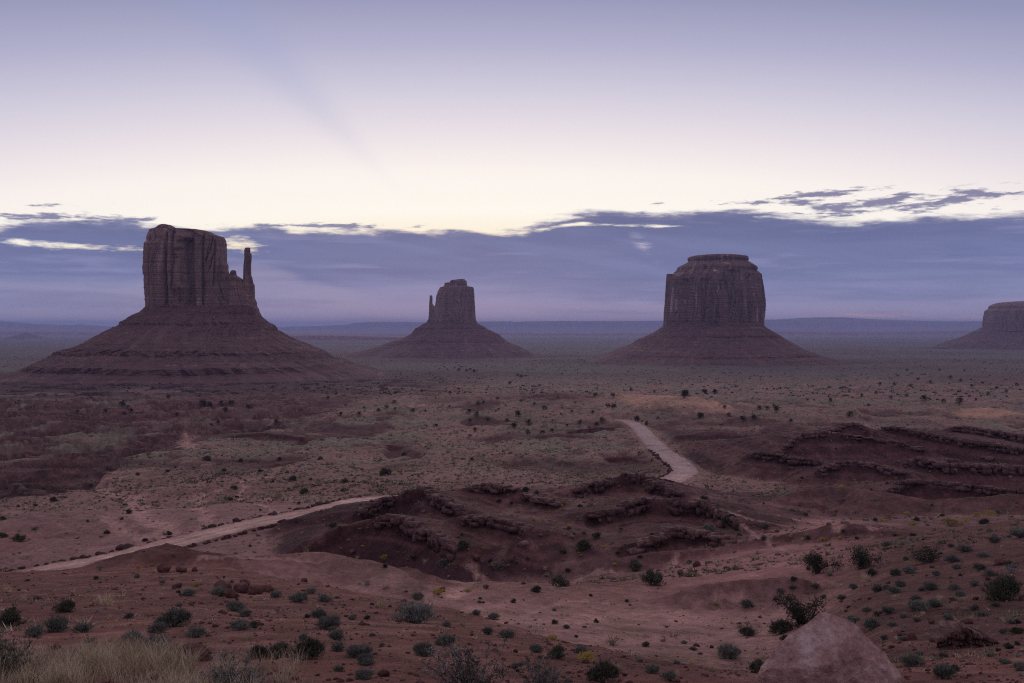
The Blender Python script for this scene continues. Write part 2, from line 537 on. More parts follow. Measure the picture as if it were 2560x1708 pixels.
def base_drop(x, y):
    r = np.sqrt(x * x + y * y) + 1e-6
    d = np.maximum(y, 0.35 * r)
    a = np.clip(np.arctan2(x, y), -1.1, 1.1)
    px = np.clip(1280 + F * np.tan(np.clip(a, -0.85, 0.85)), _PX0, _PX1 - 1)
    l = np.clip(np.log(np.maximum(d, 0.45)), _LD0, _LD1 - 1e-3)
    u = (px - _PX0) / (_PX1 - _PX0) * (_NPX - 1)
    v = (l - _LD0) / (_LD1 - _LD0) * (_NLD - 1)
    i, j = u.astype(int), v.astype(int)
    i, j = np.minimum(i, _NPX - 2), np.minimum(j, _NLD - 2)
    fu, fv = u - i, v - j
    s = (LUT[i, j] * (1 - fu) + LUT[i + 1, j] * fu) * (1 - fv) + (LUT[i, j + 1] * (1 - fu) + LUT[i + 1, j + 1] * fu) * fv
    return s * np.maximum(d, 0.45), px, d


def polydist(x, y, P):
    """nearest segment of a polyline (left to right): z on it, side distance (positive = camera side), overshoot past the ends, distance, running length"""
    P = np.asarray(P, float)
    best = np.full(x.shape, 1e18)
    cz, sd, ov, tl = np.zeros(x.shape), np.zeros(x.shape), np.zeros(x.shape), np.zeros(x.shape)
    run = 0.0
    ns = len(P) - 1
    for k in range(ns):
        ax, ay, bx, by = P[k][0], P[k][1], P[k + 1][0], P[k + 1][1]
        dx, dy = bx - ax, by - ay
        L = math.hypot(dx, dy)
        dx, dy = dx / L, dy / L
        t0 = (x - ax) * dx + (y - ay) * dy
        t = np.clip(t0, 0, L)
        qx, qy = ax + dx * t, ay + dy * t
        dist = (x - qx) ** 2 + (y - qy) ** 2
        s = -(dx * (y - ay) - dy * (x - ax))
        m = dist < best
        best = np.where(m, dist, best)
        if P.shape[1] > 2:
            cz = np.where(m, P[k][2] + (P[k + 1][2] - P[k][2]) * t / L, cz)
        over = np.zeros(x.shape)
        if k == 0: over = np.maximum(over, -t0)
        if k == ns - 1: over = np.maximum(over, t0 - L)
        dist_ = np.sqrt(dist)
        sgn = np.where(s >= 0, 1.0, -1.0)
        sd = np.where(m, np.where(over > 0, s, sgn * dist_), sd)
        ov = np.where(m, over, ov)
        tl = np.where(m, run + t, tl)
        run += L
    return cz, sd, ov, np.sqrt(best), tl


# crest lines: (points px,py,distance), caprock height, near slope, back slope, end slope
RIDGES = [
    ([(780, 1345, 124), (860, 1312, 126), (968, 1287, 125), (1027, 1308, 121.5), (1087, 1329, 118), (1133, 1360, 112)], 1.25, 0.62, 0.20, 0.45),
    ([(880, 1275, 141), (930, 1255, 146), (990, 1240, 149), (1064, 1220, 148), (1099, 1245, 138), (1160, 1276, 128)], 1.2, 0.55, 0.22, 0.5),
    ([(1152, 1285, 124), (1220, 1292, 121.5), (1290, 1306, 118), (1313, 1318, 115)], 0.8, 0.6, 0.16, 0.35),
    ([(1180, 1214, 151), (1214, 1209, 150), (1298, 1222, 145)], 0.8, 0.5, 0.25, 0.35),
    ([(1309, 1230, 142), (1350, 1243, 137), (1397, 1255, 133)], 0.7, 0.5, 0.2, 0.35),
    ([(1420, 1222, 148), (1500, 1205, 155), (1589, 1184, 160), (1639, 1203, 152), (1700, 1226, 144)], 1.2, 0.55, 0.25, 0.4),
    ([(1480, 1285, 124), (1600, 1249, 134), (1700, 1258, 131), (1744, 1253, 131), (1786, 1268, 127), (1848, 1306, 118)], 1.2, 0.60, 0.14, 0.4),
    ([(1560, 1365, 108), (1625, 1340, 112), (1690, 1320, 113), (1780, 1334, 110), (1835, 1362, 105)], 0.8, 0.55, 0.15, 0.4),
    ([(1940, 1130, 258), (2024, 1082, 265), (2158, 1092, 265), (2292, 1115, 262)], 1.1, 0.55, 0.15, 0.35),
    ([(2080, 1074, 300), (2127, 1055, 303), (2169, 1069, 298)], 1.1, 0.5, 0.25, 0.4),
    ([(2200, 1073, 312), (2234, 1067, 310), (2388, 1096, 290), (2560, 1119, 272), (2700, 1130, 265)], 1.7, 0.5, 0.12, 0.3),
    ([(2380, 1068, 338), (2407, 1065, 335), (2560, 1088, 318), (2700, 1100, 310)], 1.9, 0.45, 0.2, 0.3),
    ([(1880, 1130, 246), (1920, 1134, 240), (2005, 1147, 235), (2081, 1156, 232)], 1.2, 0.55, 0.3, 0.4),
    ([(2050, 1172, 224), (2116, 1153, 225), (2190, 1163, 224), (2257, 1180, 220)], 1.1, 0.60, 0.15, 0.4),
    ([(2260, 1150, 238), (2300, 1143, 236), (2345, 1157, 230), (2440, 1162, 230), (2560, 1167, 228), (2700, 1172, 226)], 1.7, 0.62, 0.12, 0.35),
    ([(2230, 1222, 190), (2288, 1201, 194), (2426, 1214, 192), (2560, 1226, 188), (2700, 1236, 185)], 1.2, 0.65, 0.18, 0.5),
    ([(1880, 1268, 138), (2000, 1225, 142), (2080, 1213, 142), (2160, 1222, 138), (2260, 1240, 132), (2330, 1248, 130), (2450, 1240, 127), (2560, 1236, 126), (2750, 1230, 124)], -1e-6, 0.26, 0.50, 0.25),
    ([(1960, 1345, 100), (2100, 1312, 98), (2200, 1318, 95), (2300, 1332, 92), (2400, 1340, 90)], -1e-6, 0.26, 0.2, 0.2),
    ([(-400, 1462, 58), (0, 1440, 60), (200, 1421, 60), (290, 1387, 60), (364, 1367, 60), (430, 1371, 60), (513, 1379, 60), (670, 1381, 60), (804, 1379, 61), (850, 1395, 63), (900, 1410, 65), (1010, 1418, 66), (1100, 1440, 64)], 0.0, 0.08, 0.85, 0.3),
    ([(1770, 1462, 58), (1850, 1457, 58), (2000, 1452, 57)], 0.26, 0.35, 0.35, 0.3),
    ([(900, 1183, 252), (980, 1174, 252), (1100, 1173, 252), (1220, 1180, 250)], 0.0, 0.35, 0.10, 0.15),
    ([(1690, 1090, 330), (1780, 1078, 335), (1860, 1085, 332), (1900, 1098, 325)], 0.3, 0.35, 0.10, 0.15),
    ([(1440, 1075, 385), (1500, 1068, 392), (1560, 1071, 392), (1590, 1085, 370)], 0.4, 0.45, 0.2, 0.2),
    ([(1480, 1150, 275), (1560, 1140, 280), (1640, 1160, 262)], 0.5, 0.4, 0.2, 0.2),
    ([(560, 1092, 350), (650, 1082, 355), (760, 1094, 345)], 0.7, 0.35, 0.1, 0.2),
    ([(1180, 1140, 290), (1250, 1128, 300), (1340, 1140, 292)], 0.5, 0.4, 0.12, 0.2),
    ([(1330, 1092, 350), (1400, 1084, 360), (1460, 1094, 352)], 0.5, 0.4, 0.12, 0.2),
    ([(880, 1120, 320), (960, 1112, 325), (1060, 1122, 318)], 0.5, 0.4, 0.12, 0.2),
    ([(690, 1160, 262), (740, 1155, 262), (800, 1160, 262)], 0.3, 0.3, 0.08, 0.15),
]
RIDGES = [([W(*p) for p in r[0]],) + tuple(r[1:]) for r in RIDGES]
CANYON = [W(*p)[:2] for p in [(-900, 1300, 172), (-300, 1272, 177), (0, 1247, 186), (140, 1228, 194), (238, 1214, 200), (262, 1178, 225), (330, 1130, 290), (450, 1105, 320), (560, 1085, 360), (750, 1068, 410), (900, 1050, 470)]]
SPUR = [W(*p)[:2] for p in [(700, 1430, 45), (960, 1470, 32), (1100, 1510, 28), (1230, 1555, 24), (1350, 1600, 20.5), (1480, 1640, 17.5), (1600, 1690, 14), (1750, 1780, 10)]]
DUNES = [(1640, 1012, 560, 40, 70, 4.2), (1730, 1025, 520, 26, 45, 2.0), (2480, 1042, 480, 24, 34, 3.4), (2180, 1028, 520, 40, 40, 1.5), (1320, 1008, 600, 60, 70, 4.5),
         (1130, 1040, 480, 55, 45, 3.0), (950, 1010, 640, 60, 60, 3.0), (1900, 1060, 420, 40, 35, 1.6), (650, 975, 820, 90, 60, 3.5)]
DUNES = [W(a, b, c)[:2] + (e, f, g) for a, b, c, e, f, g in DUNES]
ROAD = None          # filled below once the bare ground can be probed


def H(x, y, full=False):
    x, y = np.asarray(x, float), np.asarray(y, float)
    drop, px, d = base_drop(x, y)
    z = EYE - drop
    msk = {}
    # broad undulation
    amp = 0.10 + 0.9 * sst(d, 40, 160) + 1.3 * sst(d, 220, 520)
    z = z + amp * fbm(x / 23, y / 31, 4, 3) * sst(d, 8, 30)
    far = sst(d, 500, 1500)
    z = z + far * (2.2 * fbm(x / 260, y / 330, 4, 8)) + sst(d, 2500, 7000) * 6 * fbm(x / 1500, y / 2600, 3, 21)
    # hummocky dune country in the middle
    hum = sst(d, 210, 300) * (1 - sst(d, 800, 1200)) * sst(px, 500, 900)
    z = z + hum * 1.2 * np.abs(fbm(x / 14, y / 19, 4, 15))
    # canyon and badlands
    wx, wy = x + 5 * fbm(x / 16, y / 16, 3, 31), y + 5 * fbm(x / 16, y / 16, 3, 35)
    _, s, _, _, _ = polydist(wx, wy, CANYON)
    can = sst(-s, -0.5, 3.5) * (1 - sst(d, 330, 620)) * (1 - sst(px, 600, 900))
    bad = sst(-s, 0, 25) * (1 - sst(d, 600, 800)) * (1 - sst(px, 650, 900))
    rid = 1 - np.abs(fbm(x / 34, y / 26, 4, 41)) * 2.2
    z = z - can * 7.0 + bad * 5.5 * (rid - 0.35) * sst(d, 190, 240)
    zq = z / 1.9 + 0.6 * fbm(x / 40, y / 40, 2, 44)
    fq = zq - np.floor(zq)
    z = z + bad * 0.8 * 1.9 * (sst(fq, 0.55, 0.98) - fq)
    msk['bad'] = bad
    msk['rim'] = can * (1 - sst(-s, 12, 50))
    # terraces of red strata in front of the first butte
    ter = sst(d, 640, 760) * (1 - sst(d, 1050, 1300)) * (1 - sst(px, 900, 1250))
    zq = (z + 1.6 * fbm(x / 90, y / 90, 3, 47)) / 2.6
    fq = zq - np.floor(zq)
    z = z + ter * 2.6 * 0.95 * (sst(fq, 0.72, 0.98) - fq)
    msk['ter'] = ter
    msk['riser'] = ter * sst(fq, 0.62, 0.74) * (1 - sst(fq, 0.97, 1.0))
    # flat wash below the sandy spur
    wx, wy = x + 0.5 * fbm(x / 2.2, y / 2.2, 3, 51), y + 0.5 * fbm(x / 2.2, y / 2.2, 3, 53)
    _, s, _, _, _ = polydist(wx, wy, SPUR)
    was = sst(-s, -0.1, 1.7) * (1 - sst(d, 50, 68)) * (1 - sst(px, 1900, 2250))
    z = z - 1.5 * was * sst(d, 12, 20)
    msk['wash'] = was
    # dunes
    dun = np.zeros(x.shape)
    for k, (cx, cy, rx, ry, h) in enumerate(DUNES):
        q = np.exp(-((x - cx) / rx) ** 2 - ((y - cy) / ry) ** 2)
        z = z + h * q
        if k in (0, 1, 2):
            dun = np.maximum(dun, q)
    msk['dune'] = dun
    # small eroded banks across the brushy plain
    er = sst(fbm(x / 42, y / 75, 4, 421, 0.6), 0.08, 0.30) * sst(d, 210, 300) * (1 - sst(d, 520, 760))
    z = z - 1.5 * er + er * 0.6 * np.abs(fbm(x / 7, y / 9, 3, 425))
    msk['ero'] = er
    # ledged hills
    hill = np.zeros(x.shape)
    ledge = np.zeros(x.shape)
    near = (y > 30) & (y < 420) & (np.abs(x) < 0.8 * y)
    if near.any():
        xs, ys, zs = x[near], y[near], z[near]
        wx = xs + 1.3 * fbm(xs / 6, ys / 6, 3, 61, 0.45)
        wy = ys + 1.3 * fbm(xs / 6, ys / 6, 3, 65, 0.45)
        gul = fbm(xs / 4.5, ys / 9, 3, 67)
        hm, lm = np.zeros(xs.shape), np.zeros(xs.shape)
        for (P, cap, ns, bs, es) in RIDGES:
            cz, s, ov, dist, tl = polydist(wx, wy, P)
            sn = np.maximum(s, 0)
            zz = cz - cap * sst(sn, 0.0, 0.5) * (1 - sst(ov, 0, 3)) - ns * sn * (1 - 0.25 * sst(sn, 3, 14)) - bs * np.maximum(-s, 0) - es * ov
            rill = np.abs(n2(tl / 2.4 + 0.5 * gul, sn / 14, 73)) * 1.6 + np.abs(n2(tl / 0.9, sn / 6, 75)) * 0.5
            zz = zz + gul * 0.18 * sst(sn, 0.8, 4) + 0.06 * gul - 0.5 * np.clip(160 / wy, 0.4, 1.1) * (0.55 - 0.75 * np.minimum(rill, 0.9)) * sst(sn, 0.6, 3.0)
            sq = zz / 0.85 + 0.4 * gul
            fz = sq - np.floor(sq)
            zz = zz + 0.14 * (sst(fz, 0.6, 1.0) - fz) * sst(sn, 0.4, 1.5)
            dz = zz - zs
            k = 0.6
            h = np.clip(0.5 + 0.5 * dz / k, 0, 1)
            zs = zs * (1 - h) + zz * h + k * h * (1 - h) * 0.5
            hm = np.maximum(hm * (1 - h), h * (1.0 if cap > 0.25 else 0.85 if cap < 0 else 0.5))
            lm = np.maximum(lm * (1 - h), h * sst(sn, 0.0, 0.3) * (1 - sst(sn, 0.7, 1.1)) * (1 - sst(ov, 0, 2)) * (cap > 0.5))
        z = z.copy()
        z[near] = zs
        hill[near], ledge[near] = hm, lm
    msk['hill'], msk['ledge'] = hill, ledge
    # road bed
    if ROAD is not None:
        nr = (y > 80) & (y < 520)
        if nr.any():
            cz, s, ov, dist, tl = polydist(x[nr], y[nr], ROAD)
            f = (1 - sst(dist, 3.6, 8.5))
            z = z.copy()
            z[nr] = z[nr] * (1 - f) + cz * f
            hill[nr] *= 1 - f
    # fine relief
    sc = np.clip(d / 60, 0.25, 4)
    z = z + 0.07 * sc ** 0.7 * fbm(x / (1.1 * sc ** 0.8), y / (1.1 * sc ** 0.8), 3, 71) * (1 - 0.8 * sst(d, 700, 1500))
    if full:
        msk.update(px=px, d=d)
        return z, msk
    return z


def hit(px, py, d0=3.0, d1=30000.0):
    """first ground point met by the ray through a photo pixel"""
    ds = np.exp(np.linspace(math.log(d0), math.log(d1), 2600))
    x, z = (px - 1280) / F * ds, EYE - (py - HOR) / F * ds
    g = H(x, ds)
    below = np.nonzero(z <= g)[0]
    i = below[0] if len(below) else len(ds) - 1
    if i > 0 and len(below):
        a, b = z[i - 1] - g[i - 1], g[i] - z[i]
        t = a / max(a + b, 1e-9)
        d = ds[i - 1] + (ds[i] - ds[i - 1]) * t
    else:
        d = ds[i]
    xx = (px - 1280) / F * d
    return xx, d, float(H(np.array([xx]), np.array([d]))[0])


# road centre line: two visible stretches joined behind the ledged hills
_rp = [(-420, 1515, 104), (-250, 1492, 106), (-50, 1465, 113), (110, 1432, 120), (280, 1400, 127), (460, 1354, 139), (640, 1311, 152), (800, 1278, 168), (930, 1250, 186)]
_rp = [W(*p) for p in _rp]
_rq = [(1050, 1253, 184), (1250, 1254, 183), (1430, 1250, 185), (1560, 1238, 192), (1650, 1214, 207), (1698, 1192, 224), (1712, 1176, 240), (1692, 1155, 256), (1650, 1125, 300), (1618, 1092, 352), (1597, 1069, 402), (1575, 1056, 445), (1545, 1050, 480)]
_rq = [W(*p) for p in _rq]
_pts = np.array(_rp + _rq)


def resample(P, n):
    P = np.asarray(P, float)
    out = []
    for k in range(len(P) - 1):
        p0, p1, p2, p3 = P[max(k - 1, 0)], P[k], P[k + 1], P[min(k + 2, len(P) - 1)]
        for t in np.linspace(0, 1, n, endpoint=False):
            out.append(0.5 * (2 * p1 + (p2 - p0) * t + (2 * p0 - 5 * p1 + 4 * p2 - p3) * t * t + (3 * p1 - p0 - 3 * p2 + p3) * t ** 3))
    out.append(P[-1])
    return np.array(out)


ROAD = resample(_pts, 5)

# pale wash channels, in photo pixels -> ground, half width in metres
WASH = [([(200, 1222), (280, 1238), (340, 1248), (350, 1285), (400, 1308), (440, 1345), (385, 1362)], 2.6),
        ([(560, 1222), (500, 1238), (492, 1262), (520, 1290), (505, 1325), (430, 1360)], 1.5),
        ([(690, 1190), (600, 1203), (612, 1218), (598, 1240), (605, 1254), (660, 1262), (700, 1285)], 0.9),
        ([(485, 1082), (470, 1092), (465, 1106), (472, 1116)], 3.0),
        ([(270, 1290), (290, 1318), (330, 1330), (370, 1355)], 1.6),
        ([(1180, 1418), (1205, 1436), (1160, 1462), (1085, 1482), (1050, 1496)], 0.9),
        ([(1390, 1465), (1450, 1440), (1540, 1432), (1650, 1425), (1690, 1395)], 0.7),
        ([(1820, 1305), (1880, 1330), (1920, 1348), (1990, 1388)], 0.45),
        ([(1780, 1288), (1880, 1300), (1990, 1318), (2100, 1326)], 0.6),
        ([(1940, 1286), (2060, 1306), (2180, 1322), (2300, 1330)], 0.5),
        ([(1300, 1540), (1340, 1525), (1420, 1500), (1560, 1510)], 0.35),
        ([(1420, 1560), (1520, 1530), (1640, 1535), (1760, 1500), (1850, 1490)], 0.4),
        ([(500, 1395), (600, 1390), (700, 1395), (800, 1405)], 0.3)]
WASHP = [([hit(px, py)[:2] for px, py in P], w) for P, w in WASH]

# ---- the ground sheet: polar grid around the viewpoint, dense where it is seen
rows = [0.35]
while rows[-1] < 40000:
    r = rows[-1]
    rows.append(r + max(0.05, r * (0.03 if r < 4 else 0.0062 if r < 40 else 0.0026 if r < 420 else 0.0055 if r < 1100 else 0.02)))
rows = np.array(rows)
a_in = np.arctan(np.arange(-1290 - 60, 1290 + 61, 3.1) / F)
a_side = np.linspace(a_in[-1], math.pi, 70)[1:]
angs = np.concatenate([-a_side[::-1], a_in, a_side[:-1]])
R_, A_ = np.meshgrid(rows, angs, indexing='ij')
gx, gy = R_ * np.sin(A_), R_ * np.cos(A_)
gz, mk = H(gx.ravel(), gy.ravel(), True)
gxr, gyr = gx.ravel(), gy.ravel()
d_, px_ = mk['d'], mk['px']


def lerp(a, b, f):
    return a + (b - a) * f[:, None]


V3 = lambda *c: np.array(c, float)[None, :]
nA = fbm(gxr / 3.5, gyr / 5.5, 4, 101)
nB = fbm(gxr / 30, gyr / 45, 4, 111)
nC = fbm(gxr / 240, gyr / 420, 4, 121)
nD = fbm(gxr / 0.9, gyr / 1.3, 3, 131)
alb = np.repeat(V3(0.178, 0.076, 0.058), len(gz), 0)
alb = lerp(alb, V3(0.13, 0.055, 0.047), sst(nA + 0.5 * nB, 0.0, 0.5))
alb = lerp(alb, V3(0.33, 0.165, 0.130), sst(nB + 0.4 * nA, 0.15, 0.6) * 0.6)
rl = 1 - np.abs(fbm(gxr / 4.0 + 0.6 * nB, gyr / 7.0, 4, 401, 0.6)) * 3.0
alb = lerp(alb, V3(0.30, 0.150, 0.120), sst(rl, 0.55, 0.95) * 0.45 * (1 - sst(d_, 110, 180)))
nE = fbm(gxr / 1.6, gyr / 2.2, 4, 411, 0.6)
alb = lerp(alb, V3(0.105, 0.046, 0.040), sst(nE, 0.10, 0.5) * 0.6 * (1 - sst(d_, 90, 160)))
# sandy valley floor below the slope
fl = sst(d_, 85, 112) * (1 - sst(d_, 230, 300))
alb = lerp(alb, lerp(np.repeat(V3(0.275, 0.155, 0.132), len(gz), 0), V3(0.20, 0.10, 0.085), sst(nB, -0.2, 0.5)), fl * 0.85)
# brushy plain
vg = sst(d_, 200, 300)
veg = lerp(np.repeat(V3(0.235, 0.135, 0.108), len(gz), 0), V3(0.170, 0.138, 0.100), sst(nB + 0.6 * nA, -0.3, 0.4))
veg = lerp(veg, V3(0.135, 0.066, 0.060), sst(nC + 0.3 * nB, 0.1, 0.5) * 0.8)
alb = lerp(alb, veg, vg)
ero = sst(fbm(gxr / 42, gyr / 75, 4, 421, 0.6), 0.08, 0.30) * vg * (1 - sst(d_, 520, 760)) * (1 - mk['dune'])
alb = lerp(alb, V3(0.095, 0.044, 0.041), ero * 0.8)
farc = lerp(np.repeat(V3(0.115, 0.085, 0.070), len(gz), 0), V3(0.10, 0.060, 0.056), sst(fbm(gxr / 700, gyr / 500, 4, 141), -0.15, 0.35))
ero = sst(fbm(gxr / 42, gyr / 75, 4, 421, 0.6), 0.08, 0.30) * vg * (1 - sst(d_, 520, 760)) * (1 - mk['dune'])
alb = lerp(alb, V3(0.095, 0.044, 0.041), ero * 0.8)
farc = lerp(farc, V3(0.105, 0.097, 0.072), sst(fbm(gxr / 300, gyr / 900, 4, 145), 0.0, 0.5) * 0.8)
alb = lerp(alb, farc, sst(d_, 800, 1400))
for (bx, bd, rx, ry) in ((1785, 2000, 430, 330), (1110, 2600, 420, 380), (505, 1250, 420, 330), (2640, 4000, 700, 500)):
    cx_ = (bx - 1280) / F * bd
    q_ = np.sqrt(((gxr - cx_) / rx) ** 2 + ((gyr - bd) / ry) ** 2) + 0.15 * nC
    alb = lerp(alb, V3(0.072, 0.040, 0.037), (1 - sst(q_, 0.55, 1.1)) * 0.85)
# strata in badlands / terraces / ledged hills : colour follows the height of the bed
zb = gz + 0.5 * fbm(gxr / 40, gyr / 40, 2, 151)
bed = n2(zb * 0.9 + 50, zb * 0.0 + 0.5, 7) + 0.7 * n2(zb * 2.3 + 11, zb * 0.0 + 2.5, 9)
red = lerp(np.repeat(V3(0.070, 0.031, 0.030), len(gz), 0), V3(0.155, 0.078, 0.068), sst(bed, 0.0, 0.6))
alb = lerp(alb, red, np.clip(mk['bad'] * 0.85 * sst(0.35 - nB, 0, 0.4), 0, 1))
alb = lerp(alb, V3(0.042, 0.020, 0.020), np.clip(mk['rim'] * (0.75 + 0.5 * nB + 0.5 * nA), 0, 0.9))  # ground darkened inside the canyon rim to give it depth
alb = lerp(alb, lerp(np.repeat(V3(0.062, 0.027, 0.030), len(gz), 0), V3(0.145, 0.078, 0.072), sst(bed, 0.1, 0.6)), mk['ter'] * 0.85)
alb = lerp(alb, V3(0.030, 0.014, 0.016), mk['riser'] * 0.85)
hl = lerp(np.repeat(V3(0.052, 0.022, 0.023), len(gz), 0), V3(0.112, 0.050, 0.046), sst(nA * 0.7 + bed * 0.8, -0.15, 0.6))
alb = lerp(alb, hl, mk['hill'] * 0.92)  # maroon beds, darkened further in the colour for the slopes' shade
alb = lerp(alb, V3(0.05, 0.022, 0.022), mk['ledge'] * 0.6)  # dark strip below the caprock: undercut shadow put into the colour
alb = lerp(alb, V3(0.42, 0.235, 0.155), sst(mk['dune'] + 0.25 * nA + 0.35 * nB, 0.42, 0.95) * 0.85)
# pale flat of the near wash
alb = lerp(alb, lerp(np.repeat(V3(0.42, 0.235, 0.195), len(gz), 0), V3(0.33, 0.19, 0.14), sst(nA, 0, 0.5)), mk['wash'] * 0.75)
rsl = sst(px_, 1950, 2250) * (1 - sst(d_, 105, 135)) * sst(d_, 12, 22)
alb = lerp(alb, V3(0.115, 0.052, 0.046), rsl * (0.5 + 0.5 * sst(nA, -0.4, 0.2)) * 0.8)
rflat = sst(px_, 1500, 1750) * (1 - sst(px_, 2000, 2250)) * sst(d_, 55, 70) * (1 - sst(d_, 120, 140))
alb = lerp(alb, V3(0.36, 0.175, 0.15), rflat * 0.75 * (1 - mk['hill']))
for P, w in WASHP:
    sel = (gyr > 8) & (np.abs(gxr - np.mean([p[0] for p in P])) < 60) & (gyr < 420)
    xs, ys = gxr[sel], gyr[sel]
    k = w * 0.9
    wx = xs + k * fbm(xs / (2.2 * w), ys / (2.2 * w), 4, 161, 0.65)
    wy = ys + k * 1.6 * fbm(xs / (2.2 * w), ys / (3.2 * w), 4, 165, 0.65)
    _, s, ov, dist, _ = polydist(wx, wy, P)
    f = (1 - sst(dist, w * 0.35, w * 1.2))
    streak = 0.55 + 0.45 * sst(fbm(xs / (0.5 * w), ys / (1.2 * w), 4, 171), -0.3, 0.3)
    sub = alb[sel]
    alb[sel] = lerp(sub, V3(0.46, 0.26, 0.21), f * streak * 0.85)
    gz[sel] -= 0.18 * min(w, 1.5) * f
# road-side graded dirt
nr = (gyr > 80) & (gyr < 520)
_, s, ov, dist, _ = polydist(gxr[nr], gyr[nr], ROAD)
alb[nr] = lerp(alb[nr], V3(0.25, 0.135, 0.11), (1 - sst(dist, 3.5, 7)) * 0.5)
alb = np.clip(alb * 1.04 * (1 + 0.26 * nD[:, None]), 0.01, 0.8)
nR, nC_ = R_.shape
V = np.stack([gxr, gyr, gz], 1)
ctr = np.array([[0, 0, gz[:nC_].mean()]])
Vall = np.concatenate([V, ctr])
q = grid_faces(nR, nC_, True)[:, ::-1]
j = np.arange(nC_)
tri = np.stack([np.full(nC_, len(V)), (j + 1) % nC_, j], 1)
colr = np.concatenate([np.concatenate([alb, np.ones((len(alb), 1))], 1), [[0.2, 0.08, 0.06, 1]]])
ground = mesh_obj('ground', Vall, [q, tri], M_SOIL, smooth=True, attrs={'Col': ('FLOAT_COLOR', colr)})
tag(ground, kind='structure')
del V, Vall, q, colr, alb, veg, farc, red, hl

# ---- dirt road ribbon
ctr = resample(_pts, 40)
tan = np.gradient(ctr, axis=0)
nrm = np.stack([-tan[:, 1], tan[:, 0]], 1)
nrm /= np.linalg.norm(nrm, axis=1)[:, None]
offs = np.linspace(-3.3, 3.3, 25)
K_, O_ = np.meshgrid(np.arange(len(ctr)), offs, indexing='ij')
wobn = 0.35 * fbm(ctr[:, 0] / 4, ctr[:, 1] / 4, 3, 301)[:, None] * np.sign(O_) * sst(np.abs(O_), 2.0, 3.3) + 0.25 * fbm(ctr[:, 0] / 14, ctr[:, 1] / 14, 2, 305)[:, None]
E_ = O_ + wobn
VV = np.stack([ctr[:, 0][:, None] + nrm[:, 0][:, None] * E_, ctr[:, 1][:, None] + nrm[:, 1][:, None] * E_, 0 * E_], -1).reshape(-1, 3)
rut = np.exp(-((np.abs(O_) - 1.0) / 0.33) ** 2)
rel = 0.10 * (1 - (O_ / 3.3) ** 2) - 0.07 * rut + 0.10 * np.exp(-((np.abs(O_) - 2.9) / 0.3) ** 2) - 0.22 * sst(np.abs(O_), 3.05, 3.3)
VV[:, 2] = H(VV[:, 0], VV[:, 1]) + 0.13 + rel.ravel() + 0.03 * fbm(VV[:, 0] / 0.8, VV[:, 1] / 0.8, 2, 309)
rc = lerp(np.repeat(V3(0.47, 0.29, 0.225), len(VV), 0), V3(0.58, 0.385, 0.315), sst(rut.ravel() + 0.4 * fbm(VV[:, 0] / 3, VV[:, 1] / 5, 3, 311), 0.1, 0.9))
rc = lerp(rc, V3(0.25, 0.12, 0.095), sst(np.abs(O_.ravel()) + 0.5 * fbm(VV[:, 0] / 2, VV[:, 1] / 2, 3, 315), 2.3, 3.1))
rc = lerp(rc, V3(0.35, 0.255, 0.24), sst(VV[:, 1], 160, 260) * 0.7)
road = mesh_obj('dirt_road', VV, grid_faces(len(ctr), 25), M_SOIL, smooth=True, attrs={'Col': ('FLOAT_COLOR', np.concatenate([rc, np.ones((len(rc), 1))], 1))})
tag(road, kind='structure')
# ------------------------------------------------------------------ fast look-ups on the finished ground
GZ = gz.reshape(nR, nC_)
_lr = np.log(rows)
_a_lo, _a_hi = angs[0], angs[-1]


def gnd(x, y):
    x, y = np.atleast_1d(np.asarray(x, float)), np.atleast_1d(np.asarray(y, float))
    r, a = np.hypot(x, y), np.arctan2(x, y)
    u = np.interp(np.log(np.maximum(r, rows[0])), _lr, np.arange(nR))
    v = np.interp(a, angs, np.arange(nC_))
    i, j = np.clip(u.astype(int), 0, nR - 2), np.clip(v.astype(int), 0, nC_ - 2)
    fu, fv = u - i, v - j
    return (GZ[i, j] * (1 - fv) + GZ[i, j + 1] * fv) * (1 - fu) + (GZ[i + 1, j] * (1 - fv) + GZ[i + 1, j + 1] * fv) * fu


def spot(px, py):
    """ground point seen at a photo pixel: march outwards along the column of the ground sheet"""
    a = math.atan((px - 1280) / F)
    v = np.interp(a, angs, np.arange(nC_))
    j = min(int(v), nC_ - 2)
    f = v - j
    zc = GZ[:, j] * (1 - f) + GZ[:, j + 1] * f
    yc = rows * math.cos(a)
    rp = HOR - F * (zc - EYE) / yc
    k = np.nonzero((rp <= py) & (rows > 2.5))[0]
    k = k[0] if len(k) else nR - 1
    r = rows[k]
    if k > 0 and rp[k - 1] > py:
        t = (rp[k - 1] - py) / (rp[k - 1] - rp[k])
        r = rows[k - 1] + (rows[k] - rows[k - 1]) * t
    x, y = r * math.sin(a), r * math.cos(a)
    return x, y, float(gnd(x, y)[0])


# ------------------------------------------------------------------ buttes
def fit_outline(L, R, ux, dy, d):
    tl, tr = L / d, R / d
    for it in range(6):
        hw, cx = (R - L) / 2, (R + L) / 2
        pr = (cx[:, None] + hw[:, None] * ux[None, :]) / (d + dy)
        L = L + (tl - pr.min(1)) * d
        R = R + (tr - pr.max(1)) * d
    return L, R, (R - L) / 2, (R + L) / 2


